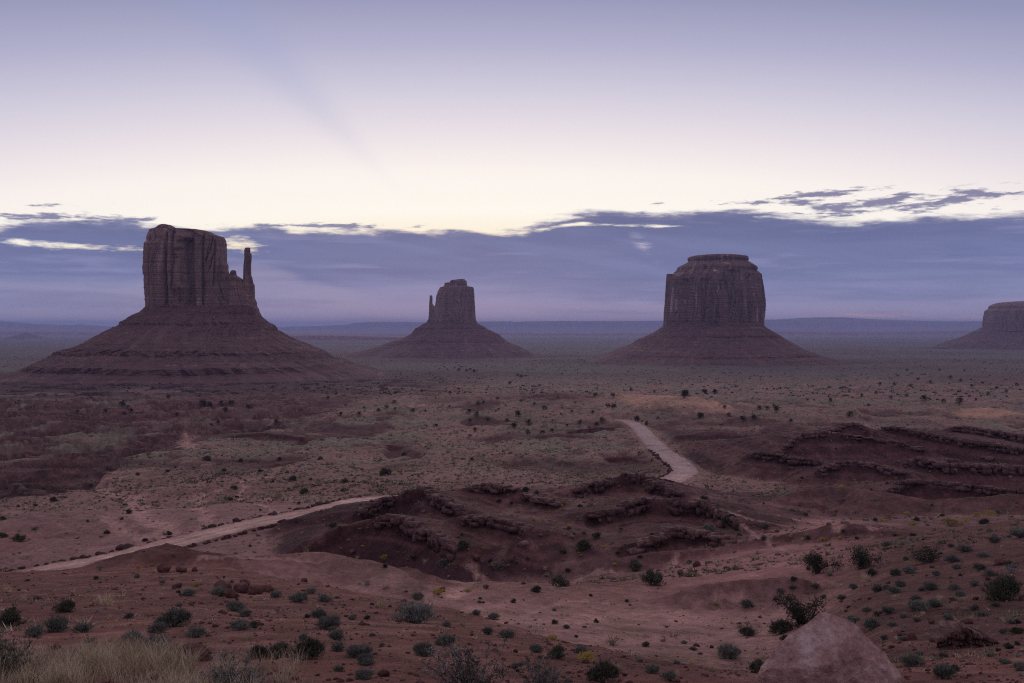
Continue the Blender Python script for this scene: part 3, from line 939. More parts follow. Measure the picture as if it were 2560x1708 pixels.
def tower(name, parent, levels, d, dr, seed, mat, nx=3.2, nang=420, dz=0.8, flute=3.0, lam=9.0, bed=0.8, back=1.0, yoff=0.0, alcoves=(), rimfix=0.35, hmin=0.0):
    """free-standing rock body: levels (photo row, left, right) give its outline in metres at distance d; dr = depth / width"""
    lv = np.array(levels, float)
    zz = EYE - (lv[:, 0] - HOR) / F * d
    Lx, Rx = (lv[:, 1] - 1280) / F * d, (lv[:, 2] - 1280) / F * d
    n = max(6, int((zz[0] - zz[-1]) / dz))
    zs = np.unique(np.concatenate([np.linspace(zz[-1], zz[0], n), zz]))[::-1]
    L = np.interp(-zs, -zz, Lx)
    R = np.interp(-zs, -zz, Rx)
    hw, cx = (R - L) / 2, (R + L) / 2
    hwm = hw.max()
    hd = np.maximum(dr * hwm * (hw / hwm) ** 0.8, np.minimum(hmin, hw))
    ph = np.linspace(0, 2 * np.pi, nang, endpoint=False) + np.pi / 2      # seam at the back
    c, s = np.cos(ph), np.sin(ph)
    e = 2.0 / nx
    ux = np.sign(c) * np.abs(c) ** e
    uy = np.sign(s) * np.abs(s) ** e
    L, R, hw, cx = fit_outline(L, R, ux, hd[:, None] * uy[None, :] * np.where(uy > 0, back, 1.0)[None, :] + yoff, d)
    seg = np.hypot(np.diff(np.append(ux, ux[0])) * hwm, np.diff(np.append(uy, uy[0])) * dr * hwm)
    arc = np.concatenate([[0], np.cumsum(seg)[:-1]])
    S, Zg = np.meshgrid(arc, zs)
    big = fbm(S / (lam * 2.6), Zg / (lam * 20), 2, seed)
    med = fbm(S / lam, Zg / (lam * 9), 3, seed + 5)
    crack = np.abs(fbm(S / (lam * 0.9) + 1.2 * n2(S / 40, Zg / 60, seed), Zg / (lam * 12), 2, seed + 9))
    fine = fbm(S / (lam * 0.22), Zg / (lam * 0.6), 3, seed + 13)
    beds = fbm(Zg / 2.3, S / 160, 3, seed + 17)
    disp = flute * (1.5 * big + 0.9 * med - 1.5 * np.exp(-(crack / 0.07) ** 2) * sst(big + 0.5 * med, -0.5, 0.2) + 0.22 * fine) + bed * beds
    for (apx, wid, dep, z0, z1) in alcoves:            # rounded recesses / buttresses on the face
        ax = (apx - 1280) / F * d
        Xs = cx[:, None] + hw[:, None] * ux[None, :]
        za, zb_ = EYE - (z0 - HOR) / F * d, EYE - (z1 - HOR) / F * d
        prof_ = np.exp(-((Xs - ax) / (wid / F * d)) ** 4) * (uy[None, :] < 0) * sst(za - Zg, -2, 5) * sst(Zg - zb_, -2, 5)
        disp = disp - dep * prof_
    taper = np.minimum(1, hw / (0.35 * hwm + 1e-6))[:, None]
    wgt = rimfix + (1 - rimfix) * np.abs(s)[None, :]
    disp = disp * wgt * taper
    nl = np.hypot(c, s)
    X_ = cx[:, None] + hw[:, None] * ux[None, :] + disp * (c / nl)[None, :]
    Y_ = d + yoff + hd[:, None] * uy[None, :] * np.where(uy > 0, back, 1.0)[None, :] + disp * (s / nl)[None, :]
    P = np.stack([X_, Y_, Zg + 0 * X_], -1)
    m = len(zs)
    # cap rings
    tops = []
    cc = P[0].mean(0)
    for k, f in enumerate((0.75, 0.45, 0.2)):
        ring = cc + (P[0] - cc) * f
        ring[:, 2] = P[0, :, 2] + 0.35 * dz * n2(ring[:, 0] / 4, ring[:, 1] / 4, seed + 30)
        tops.append(ring)
    allP = np.concatenate([np.stack(tops[::-1])[:, :, :], P], 0).reshape(-1, 3)
    q = grid_faces(m + 3, nang, True)
    allP = np.concatenate([allP, [cc]])
    j = np.arange(nang)
    tri = np.stack([np.full(nang, len(allP) - 1), j, (j + 1) % nang], 1)
    loc = np.array(parent.location) if parent else np.zeros(3)
    return mesh_obj(name, allP - loc, [q[:, ::-1], tri[:, ::-1]], mat, parent, smooth=False)


def talus(name, parent, levels, d, seed, mat, nang=640, dz=0.7, gul=6.5, back=0.8):
    """rubble apron: (photo row, left, right, front reach in metres); rows repeated at nearly the same reach make cliff bands"""
    lv = np.array(levels, float)
    zz = EYE - (lv[:, 0] - HOR) / F * d
    zs = np.unique(np.concatenate([np.arange(zz[-1], zz[0], dz), zz]))[::-1]
    cv = [np.interp(-zs, -zz, q_) for q_ in ((lv[:, 1] - 1280) / F * d, (lv[:, 2] - 1280) / F * d, lv[:, 3])]
    L, R, Fr = cv
    ph = np.linspace(0, 2 * np.pi, nang, endpoint=False) + np.pi / 2
    c, s = np.cos(ph), np.sin(ph)
    e = 2 / 2.3
    ux, uy = np.sign(c) * np.abs(c) ** e, np.sign(s) * np.abs(s) ** e
    L, R, hw, cx = fit_outline(L, R, ux, Fr[:, None] * uy[None, :] * np.where(uy > 0, back, 1.0)[None, :], d)
    arc = ph * hw.mean()
    S, Zg = np.meshgrid(arc, zs)
    g = 1 - np.abs(fbm(S / 24 + 0.5 * n2(S / 50, Zg / 30, seed), Zg / 90, 4, seed, 0.6)) * 2.4
    dn = sst(zz[0] - Zg, 4, 40)
    disp = gul * (g - 0.5) * (0.3 + dn) + 2.2 * fbm(S / 60, Zg / 200, 3, seed + 3) * (0.3 + dn) + 2.6 * fbm(S / 6, Zg / 5, 4, seed + 6, 0.65) + 0.8 * fbm(Zg / 1.6, S / 220, 3, seed + 8)
    disp = disp * (0.35 + 0.65 * np.abs(s))[None, :]
    X_ = cx[:, None] + hw[:, None] * ux[None, :] + disp * c[None, :]
    Y_ = d + Fr[:, None] * uy[None, :] * np.where(uy > 0, back, 1.0)[None, :] + disp * s[None, :]
    zw = (2.2 * fbm(S / 55, Zg / 80, 3, seed + 15) + 0.9 * fbm(S / 14, Zg / 30, 2, seed + 17)) * dn * (0.25 + 0.75 * np.abs(s))[None, :]
    P = np.stack([X_, Y_, Zg + zw + 0.5 * fbm(S / 7, Zg / 5, 2, seed + 11)], -1).reshape(-1, 3)
    q = grid_faces(len(zs), nang, True)
    loc = np.array(parent.location)
    fan_relief = sst(fbm(S / 13 + 0.7 * n2(S / 50, Zg / 30, seed), Zg / 75, 4, seed + 21, 0.6), 0.05, 0.5) * (0.25 + 0.75 * dn)  # pale debris streaks, colour contrast put in where soft light flattens the gullies
    o = mesh_obj(name, P - loc, q[:, ::-1], mat, parent, smooth=False, attrs={'fan_relief': ('FLOAT', fan_relief.ravel())})
    return o, P


def butte(name, px, d, label):
    x = (px - 1280) / F * d
    o = empty(name, (x, d, float(gnd(x, d)[0])))
    tag(o, label, 'butte', 'sandstone buttes standing on the desert plain')
    return o


ICO = {}


def ico(sub):
    import bmesh
    if sub not in ICO:
        bm = bmesh.new()
        bmesh.ops.create_icosphere(bm, subdivisions=sub, radius=1.0)
        v = np.array([p.co[:] for p in bm.verts])
        f = np.array([[q.index for q in p.verts] for p in bm.faces])
        bm.free()
        ICO[sub] = (v, f)
    return ICO[sub]


# --- the big mitten
B1 = butte('butte', 505, 1250, 'tall mitten-shaped red butte with a thin thumb spire, on a wide ledged cone')
tower('cliff', B1, [(560.3, 404, 413), (563, 397, 428), (566, 394, 434), (569.5, 389, 438), (572, 379, 441), (574.5, 375, 500), (577, 374, 517), (580, 373.4, 526), (586, 370, 538), (590, 368.6, 548),
                    (592.5, 368.4, 558), (597, 368.3, 562), (604, 368, 564), (607, 363, 565), (611, 362, 565.5), (634, 359, 566.4), (656, 357.9, 567.5), (663, 356.6, 570.5), (677, 356.3, 571.5), (684, 356.8, 573), (688, 359.6, 574),
                    (718, 360, 577), (742, 361, 579), (765, 362.5, 582), (778, 364, 584), (790, 365, 586)],
      1250, 0.46, 3, M_CLIFF, nx=3.6, nang=560, dz=0.5, flute=3.4, lam=11, bed=0.8,
      alcoves=[(486, 13, 15.0, 600, 800), (430, 4, 8.0, 585, 770), (447, 2.5, 7.0, 575, 720), (387, 3, 8.0, 590, 740), (523, 3, 6.0, 590, 800), (549, 2.5, 7, 600, 720), (408, 13, -4.0, 600, 800), (558, 7, -3.5, 620, 800), (472, 8, -13.0, 712, 800)])
tower('shoulder', B1, [(676.2, 579, 587), (679, 576, 589.5), (689, 572, 590.5), (693, 567, 597), (699, 562, 606), (704, 556, 609), (718, 550, 616), (745, 545, 632), (770, 541, 645), (790, 539, 650)],
      1250, 0.50, 7, M_CLIFF, nx=2.6, nang=300, dz=0.6, flute=1.6, lam=6, bed=0.6, yoff=-4, alcoves=[(590, 9, -3.0, 705, 800)], hmin=8)
tower('spire', B1, [(619.8, 614, 624), (621.5, 612, 625.6), (628, 610.6, 625.8), (632.5, 611, 625.2), (636, 610.6, 628.8), (647, 610.8, 629), (664, 608.4, 627.4), (689, 607.6, 628), (695, 607.4, 630.8), (708, 606, 633), (713, 605, 636.4), (745, 603, 637.6), (757, 600, 643), (765, 599, 643.4), (772, 597, 648), (792, 595, 649)],
      1250, 0.85, 9, M_CLIFF, nx=3.2, nang=140, dz=0.5, flute=0.8, lam=3.5, bed=0.35, yoff=-3, hmin=4)
TAL1, PT1 = talus('talus_slope', B1, [(764, 368, 640, 30), (772, 360, 646, 35), (780, 350, 648, 42), (789, 331, 650, 52), (797, 318, 660, 62), (805, 304, 669, 70), (806.5, 302.5, 671, 72), (813, 301, 683, 73), (820, 286, 690, 84), (826.5, 273, 692, 95), (828, 269, 697, 97), (838, 250, 713, 112), (850, 224, 736, 132), (862, 201, 769, 152), (868, 181, 783, 160), (873.5, 147, 795, 166), (876, 141, 803, 168), (881.5, 138, 812, 169), (884, 132, 817, 173), (895, 105, 832, 192), (903, 79, 864, 210), (904.5, 76, 869, 214), (910, 64, 880, 215), (916.5, 44, 900, 216.5), (919, 36, 910, 224), (926, 16, 936, 240), (934, -8, 958, 262), (945, -45, 990, 285), (960, -100, 1025, 320), (990, -170, 1085, 370)],
                  1250, 21, M_TALUS, nang=900, dz=0.55)
# --- the far mitten
B2 = butte('butte', 1135, 2600, 'small distant mitten-shaped butte with its thumb spire on the opposite side')
tower('cliff', B2, [(698, 1151, 1161), (700.5, 1128, 1162.5), (703, 1126, 1166), (706.5, 1124, 1166), (707.2, 1112.5, 1166.5), (715.5, 1111.5, 1168), (717, 1108, 1177), (719, 1101, 1183.5), (728, 1096, 1185), (741, 1092, 1186), (753, 1090.5, 1186.7), (767, 1088, 1188), (780, 1084, 1189), (796, 1078, 1190), (812, 1073, 1192)],
      2600, 0.7, 43, M_CLIFF, nx=3.0, nang=320, dz=1.2, flute=2.4, lam=9, bed=0.9)
tower('spire', B2, [(738.3, 1075.3, 1078.8), (740, 1074.6, 1080.8), (745, 1074.2, 1081.4), (757, 1073.4, 1080.8), (762, 1073.2, 1082.6), (766, 1073, 1086.5), (775, 1072.6, 1091), (793, 1071.7, 1093), (810, 1068.5, 1097)],
      2600, 0.8, 47, M_CLIFF, nang=100, dz=1.0, flute=0.7, lam=4, bed=0.3, hmin=4)
talus('talus_slope', B2, [(800, 1070, 1190, 38), (806, 1066, 1192, 44), (809, 1061, 1194, 50), (814, 1052, 1205, 62), (819, 1044, 1213, 74), (820, 1040, 1215, 76), (823, 1037, 1218, 78), (835, 1028, 1245, 108), (848, 1004, 1260, 140), (852, 985, 1265, 150), (854, 980, 1268, 152), (860, 962, 1280, 170), (866, 944, 1298, 190), (873, 920, 1312, 215), (880, 890, 1326, 240), (890, 850, 1345, 270)],
      2600, 53, M_TALUS, nang=560, dz=1.0, gul=4.0)
# --- the broad flat-topped butte
B3 = butte('butte', 1785, 2000, 'broad flat-topped red butte with pale vertical streaks and an overhanging cap')
tower('cliff', B3, [(636.8, 1793, 1820), (638.5, 1750, 1845), (641, 1728, 1866), (645, 1721, 1870), (650, 1721.5, 1871), (653, 1723.5, 1869), (655, 1722, 1871), (662, 1708, 1884), (668, 1697, 1893), (673, 1694, 1893), (677.5, 1693, 1891.5), (678.5, 1689, 1893), (683, 1686, 1898), (686, 1681, 1902), (690, 1677, 1903.5), (700, 1671, 1905.5), (715, 1667, 1909), (730, 1664, 1911), (750, 1663, 1913), (765, 1661, 1913), (780, 1659, 1912), (800, 1658, 1910), (818, 1658, 1909), (830, 1657, 1909)],
      2000, 0.95, 61, M_CLIFF2, nx=1.75, nang=560, dz=0.8, flute=3.0, lam=8, bed=1.1,
      alcoves=[(1815, 20, 9.0, 680, 835), (1700, 7, 8.0, 700, 835), (1768, 8, -7, 678, 835), (1888, 5, 9, 700, 835), (1737, 5, 7, 700, 835), (1852, 4, 7, 690, 835), (1720, 7, -5, 690, 835)])
tower('spire', B3, [(685.3, 1667, 1681), (688, 1666.3, 1683), (700, 1665.4, 1689), (730, 1663.4, 1689), (765, 1661, 1688), (800, 1658.2, 1688), (825, 1657, 1688)],
      2000, 1.0, 67, M_CLIFF2, nang=120, dz=1.0, flute=1.0, lam=5, bed=0.5)
talus('talus_slope', B3, [(806, 1663, 1904, 92), (812, 1660, 1908, 98), (818, 1655, 1914, 104), (825, 1645, 1926, 114), (836, 1627, 1944, 130), (838, 1624, 1948, 133), (843, 1610, 1955, 135), (847, 1600, 1961, 144), (858, 1585, 1983, 172), (863, 1574, 1991, 184), (874, 1546, 2012, 214), (881, 1530, 2038, 232), (883, 1525, 2044, 236), (887, 1512, 2054, 238), (894, 1486, 2083, 264), (901, 1466, 2106, 284), (910, 1446, 2140, 310), (928, 1420, 2180, 350)],
      2000, 71, M_TALUS, nang=800, dz=0.8, gul=3.6)
# --- mesa at the frame's edge
B4 = butte('butte', 2640, 4000, 'long distant flat-topped mesa cut off by the edge of the picture')
tower('cliff', B4, [(754, 2528, 3050), (756.5, 2499, 3060), (759.5, 2484, 3066), (764, 2475, 3070), (767, 2471, 3072), (772, 2470.5, 3073), (774.5, 2466.5, 3074), (777.4, 2461.5, 3076), (789, 2459, 3078), (798, 2457, 3079), (807, 2456, 3080), (819, 2455.5, 3080), (828, 2454, 3082)],
      4000, 0.5, 83, M_CLIFF3, nx=3.2, nang=700, dz=1.6, flute=6, lam=20, bed=1.6, back=0.3, rimfix=0.1)
talus('talus_slope', B4, [(814, 2459, 3082, 235), (819, 2455, 3090, 245), (830, 2431, 3110, 285), (838, 2416, 3130, 320), (847, 2394, 3150, 365), (852, 2376, 3165, 390), (858, 2358, 3180, 420), (870, 2330, 3200, 460)],
      4000, 89, M_TALUS, nang=700, dz=1.6, gul=7)
# --- tiny far cone
B5 = butte('butte', 65, 9500, 'tiny pointed cone-shaped butte far off on the plain')
talus('talus_slope', B5, [(831.3, 63.5, 66.5, 3), (833.5, 58, 72, 20), (837, 46, 84, 60), (840, 34, 98, 110), (846, 10, 125, 200)], 9500, 93, M_TALUS, nang=160, dz=2.0, gul=4)

# pale rubble blocks lying on the aprons (fallen from the walls): countless
rngb = np.random.RandomState(5)


def rubble(P, n, zlo, zhi, smin, smax, d):
    P = P[(P[:, 2] > zlo) & (P[:, 2] < zhi) & (P[:, 1] < d + 10)]
    idx = rngb.randint(0, len(P), n)
    v0, f0 = ico(1)
    VV, FF = [], []
    for k, i in enumerate(idx):
        s_ = rngb.uniform(smin, smax) * (1 + 1.2 * (rngb.rand() > 0.93))
        VV.append(P[i] + v0 * s_ * rngb.uniform(0.6, 1.3, (len(v0), 1)) * np.array([1.1, 1.0, 0.75]))
        FF.append(f0 + k * len(v0))
    return np.concatenate(VV), np.concatenate(FF)


M_RUB = mat_rock('pale_rubble', C(0.10, 0.055, 0.05), C(0.20, 0.125, 0.11), C(0.34, 0.25, 0.225), 3.0, 0.1)
za = lambda py, d: EYE - (py - HOR) / F * d
V1, F1 = rubble(PT1, 1500, za(912, 1250), za(776, 1250), 0.35, 0.85, 1250)
V2, F2 = rubble(PT1, 1100, za(903, 1250), za(882, 1250), 0.35, 1.0, 1250)
tag(mesh_obj('rubble', np.concatenate([V1, V2]), np.concatenate([F1, F2 + len(V1)]), M_RUB), 'scattered pale boulders strewn over the cone of the tall mitten butte', 'rubble', kind='stuff')


# ------------------------------------------------------------------ far mesas on the horizon
def mesa_range(pts, d, seed, thick, toe=0.10):
    px = np.arange(pts[0][0], pts[-1][0] + 1, 5.0)
    py = np.interp(px, [p[0] for p in pts], [p[1] for p in pts])
    py = py + 0.5 * fbm(px / 25, px * 0 + 1, 3, seed) - 0.35 * np.maximum(0, fbm(px / 70, px * 0 + 4, 2, seed + 3))
    x = (px - 1280) / F * d
    zt = EYE - (py - HOR) / F * d
    zb_ = EYE - float(np.interp(d, D_N, COLS[950])) - 15
    yw = thick * (0.6 * fbm(px / 60, px * 0, 4, seed + 6))
    prof_ = [(-thick * 1.5, 0.0), (-thick * 0.8, 0.30), (-thick * 0.35, 0.55), (-thick * 0.25, 0.60), (-thick * 0.16, 0.96), (0, 1.0), (thick * 3, 1.0), (thick * 4, 0.0)]
    rows_ = []
    for (dy, h) in prof_:
        y_ = d + dy + yw * (1 if dy < thick else 0)
        rows_.append(np.stack([x * y_ / d, y_, zb_ + (zt - zb_) * h + (0 if h in (0, 1) else 1) * 0.06 * (zt - zb_) * fbm(px / 18, px * 0 + dy, 3, seed + 9)], 1))
    return np.concatenate(rows_), grid_faces(len(prof_), len(px))


rg = [([(-700, 798), (-300, 800), (0, 803), (40, 805.5), (70, 808.5), (110, 811), (180, 812.5), (195, 811), (210, 811.5), (225, 813.5), (270, 816), (330, 818), (480, 821), (640, 819), (800, 815), (868, 812), (880, 808), (900, 807), (915, 805.5), (960, 804.5), (1050, 806), (1110, 806), (1220, 804), (1260, 803.5), (1290, 804.5), (1340, 803.5), (1400, 802.5), (1500, 803), (1620, 802.5), (1800, 801), (1910, 799), (2050, 799.5), (2120, 801), (2250, 802), (2400, 803.5), (2470, 804), (2560, 805), (2900, 803), (3300, 801)], 21000, 201, 1400),
      ([(1840, 806), (1920, 800), (1990, 796), (2030, 794), (2080, 793.5), (2120, 794), (2140, 796), (2200, 799), (2300, 802), (2420, 806)], 40000, 211, 1000),
      ([(-700, 829), (0, 829.5), (130, 830), (290, 832), (420, 834), (900, 836), (1250, 833), (1480, 834), (1700, 832), (1950, 829), (2150, 831), (2400, 828), (2700, 826), (3300, 826)], 12500, 221, 700),
      ([(690, 845), (720, 840.5), (780, 839), (860, 840), (960, 842), (1020, 845)], 6800, 231, 300)]
for (pts, d, sd_, th) in rg:
    v, f = mesa_range(pts, d, sd_, th)
    tag(mesh_obj('hills', v, f[:, ::-1], M_CLIFF3, smooth=False), kind='structure')
# sandstone at that range: broad beds
# ------------------------------------------------------------------ haze
hx, hy0, hy1, hz0, hz1 = 46000, -42000, 45000, EYE - 330, EYE + 150
hv = [(-hx, hy0, hz0), (hx, hy0, hz0), (hx, hy1, hz0), (-hx, hy1, hz0), (-hx, hy0, hz1), (hx, hy0, hz1), (hx, hy1, hz1), (-hx, hy1, hz1)]
hf = [(0, 3, 2, 1), (4, 5, 6, 7), (0, 1, 5, 4), (1, 2, 6, 5), (2, 3, 7, 6), (3, 0, 4, 7)]
mh, nh = new_mat('haze_air')
pv = nh.n('VolumePrincipled')
pv.inputs['Color'].default_value = (0.50, 0.60, 0.97, 1)
pv.inputs['Density'].default_value = 0.000060
pv.inputs['Anisotropy'].default_value = 0.0
ov_ = nh.n('OutputMaterial')
nh.put(ov_.inputs['Volume'], pv.outputs[0])
hz = mesh_obj('haze', hv, np.array(hf), mh)
tag(hz, 'thin blue air over the whole valley', 'haze', kind='stuff')
# ------------------------------------------------------------------ plants: a few meshes of each kind, copied
def tris(cent, dirs, ln, wd, rng, bend=0.0):
    """narrow leaf blades: base edge across dirs, tip along dirs"""
    n = len(cent)
    dirs = dirs / np.linalg.norm(dirs, axis=1)[:, None]
    r = rng.normal(size=(n, 3))
    sd = np.cross(dirs, r)
    sd /= np.linalg.norm(sd, axis=1)[:, None] + 1e-9
    ln, wd = np.broadcast_to(ln, n)[:, None], np.broadcast_to(wd, n)[:, None]
    tip = cent + dirs * ln
    tip[:, 2] -= bend * ln[:, 0]
    V = np.stack([cent - sd * wd * 0.5, cent + sd * wd * 0.5, tip], 1).reshape(-1, 3)
    return V, np.arange(3 * n).reshape(-1, 3)


def tube(pts, rad, sides=5):
    pts = np.asarray(pts, float)
    V, n = [], len(pts)
    for k, p in enumerate(pts):
        t = pts[min(k + 1, n - 1)] - pts[max(k - 1, 0)]
        t /= np.linalg.norm(t) + 1e-9
        a = np.cross(t, (0.31, 0.17, 0.94) if abs(t[2]) < 0.9 else (1, 0, 0))
        a /= np.linalg.norm(a)
        b = np.cross(t, a)
        for s in range(sides):
            w = 2 * math.pi * s / sides
            V.append(p + rad[k] * (a * math.cos(w) + b * math.sin(w)))
    q = grid_faces(n, sides, True)
    return np.array(V), q


def join(parts):
    VV, FF, o = [], [], 0
    for v, f in parts:
        VV.append(v)
        FF.append(f + o)
        o += len(v)
    return np.concatenate(VV), np.concatenate(FF)


def bush(seed, n, lumps, h, bl, bw, up=0.6, open_=0.35, shape=1.0):
    """dome of leaf blades about 1 m wide made of several unequal lumps; returns (foliage, stems)"""
    rng = np.random.RandomState(seed)
    C_, R_l = [], []
    for k in range(lumps):
        a, r = rng.rand() * 2 * np.pi, 0.34 * math.sqrt(rng.rand())
        zz = h * (0.18 + 0.46 * rng.rand() * (1 - r * shape * 1.6))
        C_.append((r * math.cos(a), r * math.sin(a), zz))
        R_l.append(rng.uniform(0.16, 0.27))
    C_, R_l = np.array(C_), np.array(R_l)
    i = rng.randint(0, lumps, n)
    dr = rng.normal(size=(n, 3))
    dr /= np.linalg.norm(dr, axis=1)[:, None]
    dr[:, 2] = np.where(rng.rand(n) < 0.6, np.abs(dr[:, 2]), dr[:, 2])
    rr = R_l[i] * rng.uniform(open_, 1.0, n) ** 0.6
    rr = rr * (0.75 + 0.6 * np.abs(fbm3(dr[:, 0] * 2.2 + i * 3.1, dr[:, 1] * 2.2, dr[:, 2] * 2.2, 2, seed)))
    c = C_[i] + dr * rr[:, None] * np.array([1, 1, h * 1.1])
    m = int(n * 0.28)                                    # stray sprays sticking out of the dome
    sp = rng.normal(size=(26, 3))
    sp[:, 2] = np.abs(sp[:, 2]) * 0.9 + 0.15
    sp /= np.linalg.norm(sp, axis=1)[:, None]
    sp *= rng.uniform(0.42, 0.72, (26, 1))
    js = rng.randint(0, 26, m)
    c[:m] = sp[js] * rng.uniform(0.35, 1.0, (m, 1)) * np.array([1, 1, 1.15 * h]) + rng.normal(size=(m, 3)) * 0.022
    dr[:m] = sp[js] / np.linalg.norm(sp[js], axis=1)[:, None]
    low = c[:, 2] < 0.02
    c[low, 2] = rng.uniform(0.0, 0.12, low.sum())
    d = dr * 0.8 + np.array([0, 0, up]) + rng.normal(size=(n, 3)) * 0.35
    V, Fc = tris(c, d, bl * rng.uniform(0.5, 1.9, n), bw * rng.uniform(0.7, 1.3, n), rng, 0.0)
    st = []
    for k in range(lumps * 2):
        e = C_[k % lumps] + rng.normal(size=3) * 0.08
        e[2] = max(e[2], 0.15)
        mid = e * 0.5 + rng.normal(size=3) * 0.04
        st.append(tube([(rng.normal() * 0.03, rng.normal() * 0.03, -0.06), mid, e * 1.15], [0.014, 0.009, 0.003], 4))
    return (V, Fc), join(st)


def grass(seed, n, h, spread, w, lean=0.5):
    rng = np.random.RandomState(seed)
    V, Fc = [], []
    for k in range(n):
        a, r = rng.rand() * 2 * np.pi, spread * math.sqrt(rng.rand())
        p = np.array([r * math.cos(a) * 0.6, r * math.sin(a) * 0.6, -0.03])
        l = h * rng.uniform(0.5, 1.2)
        dx = np.array([math.cos(a + rng.normal() * 0.8), math.sin(a + rng.normal() * 0.8), 0]) * lean * rng.uniform(0.2, 1.2)
        m = p + (dx * 0.35 + np.array([0, 0, 1.0])) * l * 0.5
        t = m + (dx * 1.1 + np.array([0, 0, 0.75])) * l * 0.5
        s = np.array([math.cos(a + 1.57), math.sin(a + 1.57), 0]) * w * 0.5
        b = 5 * k
        V += [p - s, p + s, m + s * 0.7, m - s * 0.7, t]
        Fc += [(b, b + 1, b + 2), (b, b + 2, b + 3), (b + 3, b + 2, b + 4)]
    return np.array(V), np.array(Fc)


def small_tree(seed, n=230):
    """little round juniper about 1 m wide and 1 m tall: crown of sprays over a short forked trunk"""
    rng = np.random.RandomState(seed)
    (V, Fc), _ = bush(seed, n, 9, 1.25, 0.16, 0.085, 0.35, 0.45, 0.6)
    V[:, 2] = 0.10 + V[:, 2] * 0.80
    tr = join([tube([(0, 0, -0.1), (0.02, 0.01, 0.2), (rng.normal() * 0.12, rng.normal() * 0.12, 0.55)], [0.05, 0.04, 0.015], 5),
               tube([(0, 0, 0.08), (rng.normal() * 0.15, rng.normal() * 0.15, 0.5)], [0.035, 0.012], 4)])
    return (V, Fc), tr


LIB = {}


def proto(kind, fol, mat, stem=None, smat=None, part='foliage', spart='stem'):
    a = mesh_obj(kind + '_leaves', fol[0], fol[1], mat)
    m1 = a.data
    bpy.data.objects.remove(a)
    m2 = None
    if stem is not None:
        b = mesh_obj(kind + '_stems', stem[0], stem[1], smat)
        m2 = b.data
        bpy.data.objects.remove(b)
    LIB.setdefault(kind, []).append((m1, m2, part, spart))


for k in range(5):
    f, s = bush(300 + k, 2800, 10 + k, 0.85, 0.13, 0.017, 1.0)
    proto('sage', f, M_SAGE, s, M_WOOD)
for k in range(4):
    f, s = bush(320 + k, 2800, 9 + k, 0.95, 0.105, 0.023, 0.8)
    proto('dark', f, M_DARK, s, M_WOOD)
for k in range(3):
    f, s = bush(340 + k, 900, 8, 0.85, 0.085, 0.022, 0.9)
    proto('yellow', f, M_YEL, s, M_WOOD)
for k in range(2):
    f, s = bush(350 + k, 900, 7, 0.85, 0.075, 0.016, 0.7)
    proto('pale', f, M_PALE, s, M_WOOD)
for k in range(3):
    proto('tan', grass(360 + k, 170, 0.62, 0.5, 0.017, 0.6), M_TAN)
for k in range(5):
    f, s = small_tree(370 + k)
    proto('jun', f, M_JUN, s, M_WOOD, 'crown', 'trunk')

for k in range(6):
    v, f = ico(3 if k < 3 else 2)
    rk = np.random.RandomState(400 + k)
    nrm_ = v.copy()
    v = v * (1 + 0.30 * fbm3(v[:, 0] * 1.1 + k * 9, v[:, 1] * 1.1, v[:, 2] * 1.1, 3, 5))[:, None]
    for t in range(9):                                    # chop flat facets
        ax = rk.normal(size=3)
        ax /= np.linalg.norm(ax)
        lim = rk.uniform(0.55, 0.85)
        dd = v @ ax
        v = v - np.maximum(dd - lim, 0)[:, None] * ax[None, :] * 0.92
    v = v * np.array([0.55, 0.48, 0.40])
    v[:, 2] += 0.2
    proto('rock', (v, f), M_ROCK)
    proto('edge', (v, f), M_EDGE)

# -------- where things stand: "px,py,width" in photo pixels, read off the photograph
S_SAGE = "136,1580,64;90,1592,56;208,1580,51;430,1567,94;396,1582,50;447,1516,21;470,1490,36;551,1492,46;589,1529,43;615,1541,38;494,1592,50;600,1575,51;689,1495,36;747,1505,51;779,1484,28;811,1505,40;796,1546,43;825,1573,64;881,1550,23;840,1601,46;845,1627,38;898,1644,66;921,1663,30;847,1678,30;906,1699,50;321,1546,23;396,1622,62;336,1614,62;1042,1557,112;1116,1568,25;1191,1538,23;1233,1549,31;1218,1587,31;1268,1595,46;1111,1614,50;1061,1639,54;911,1660,44;1342,1631,36;1452,1635,38;1631,1683,38;1677,1702,46;1045,1499,34;1108,1415,31;1245,1423,34;1773,1327,34;1848,1341,15;2215,1366,25;2549,1345,50;2489,1358,30;2414,1379,38;2457,1393,28;2449,1425,30;2476,1440,34;2380,1406,34;2393,1423,26;2273,1433,32;2252,1467,28;2194,1479,30;2135,1473,26;2328,1475,40;2305,1477,20;2384,1475,28;2399,1488,24;2437,1465,28;2489,1465,22;2234,1484,34;1824,1646,60;1866,1518,33;2168,1531,28;2220,1535,36;2179,1573,45;2232,1566,25;2132,1559,36;2295,1526,48;2337,1518,40;2401,1491,24;2381,1502,20;2436,1526,24;2456,1542,30;2489,1516,22;2278,1665,58;2359,1698,60;2549,1676,33;1711,1610,18;1733,1626,20;2340,1440,26;2290,1500,24;2210,1600,22;2520,1620,26;2330,1590,22;2300,1640,24;1950,1480,18;2040,1470,20;2105,1500,22;2530,1560,26;2450,1600,24;2510,1660,30;2260,1545,22;2370,1550,26;2075,1440,16;2020,1425,14;1690,1660,20;1600,1655,18"
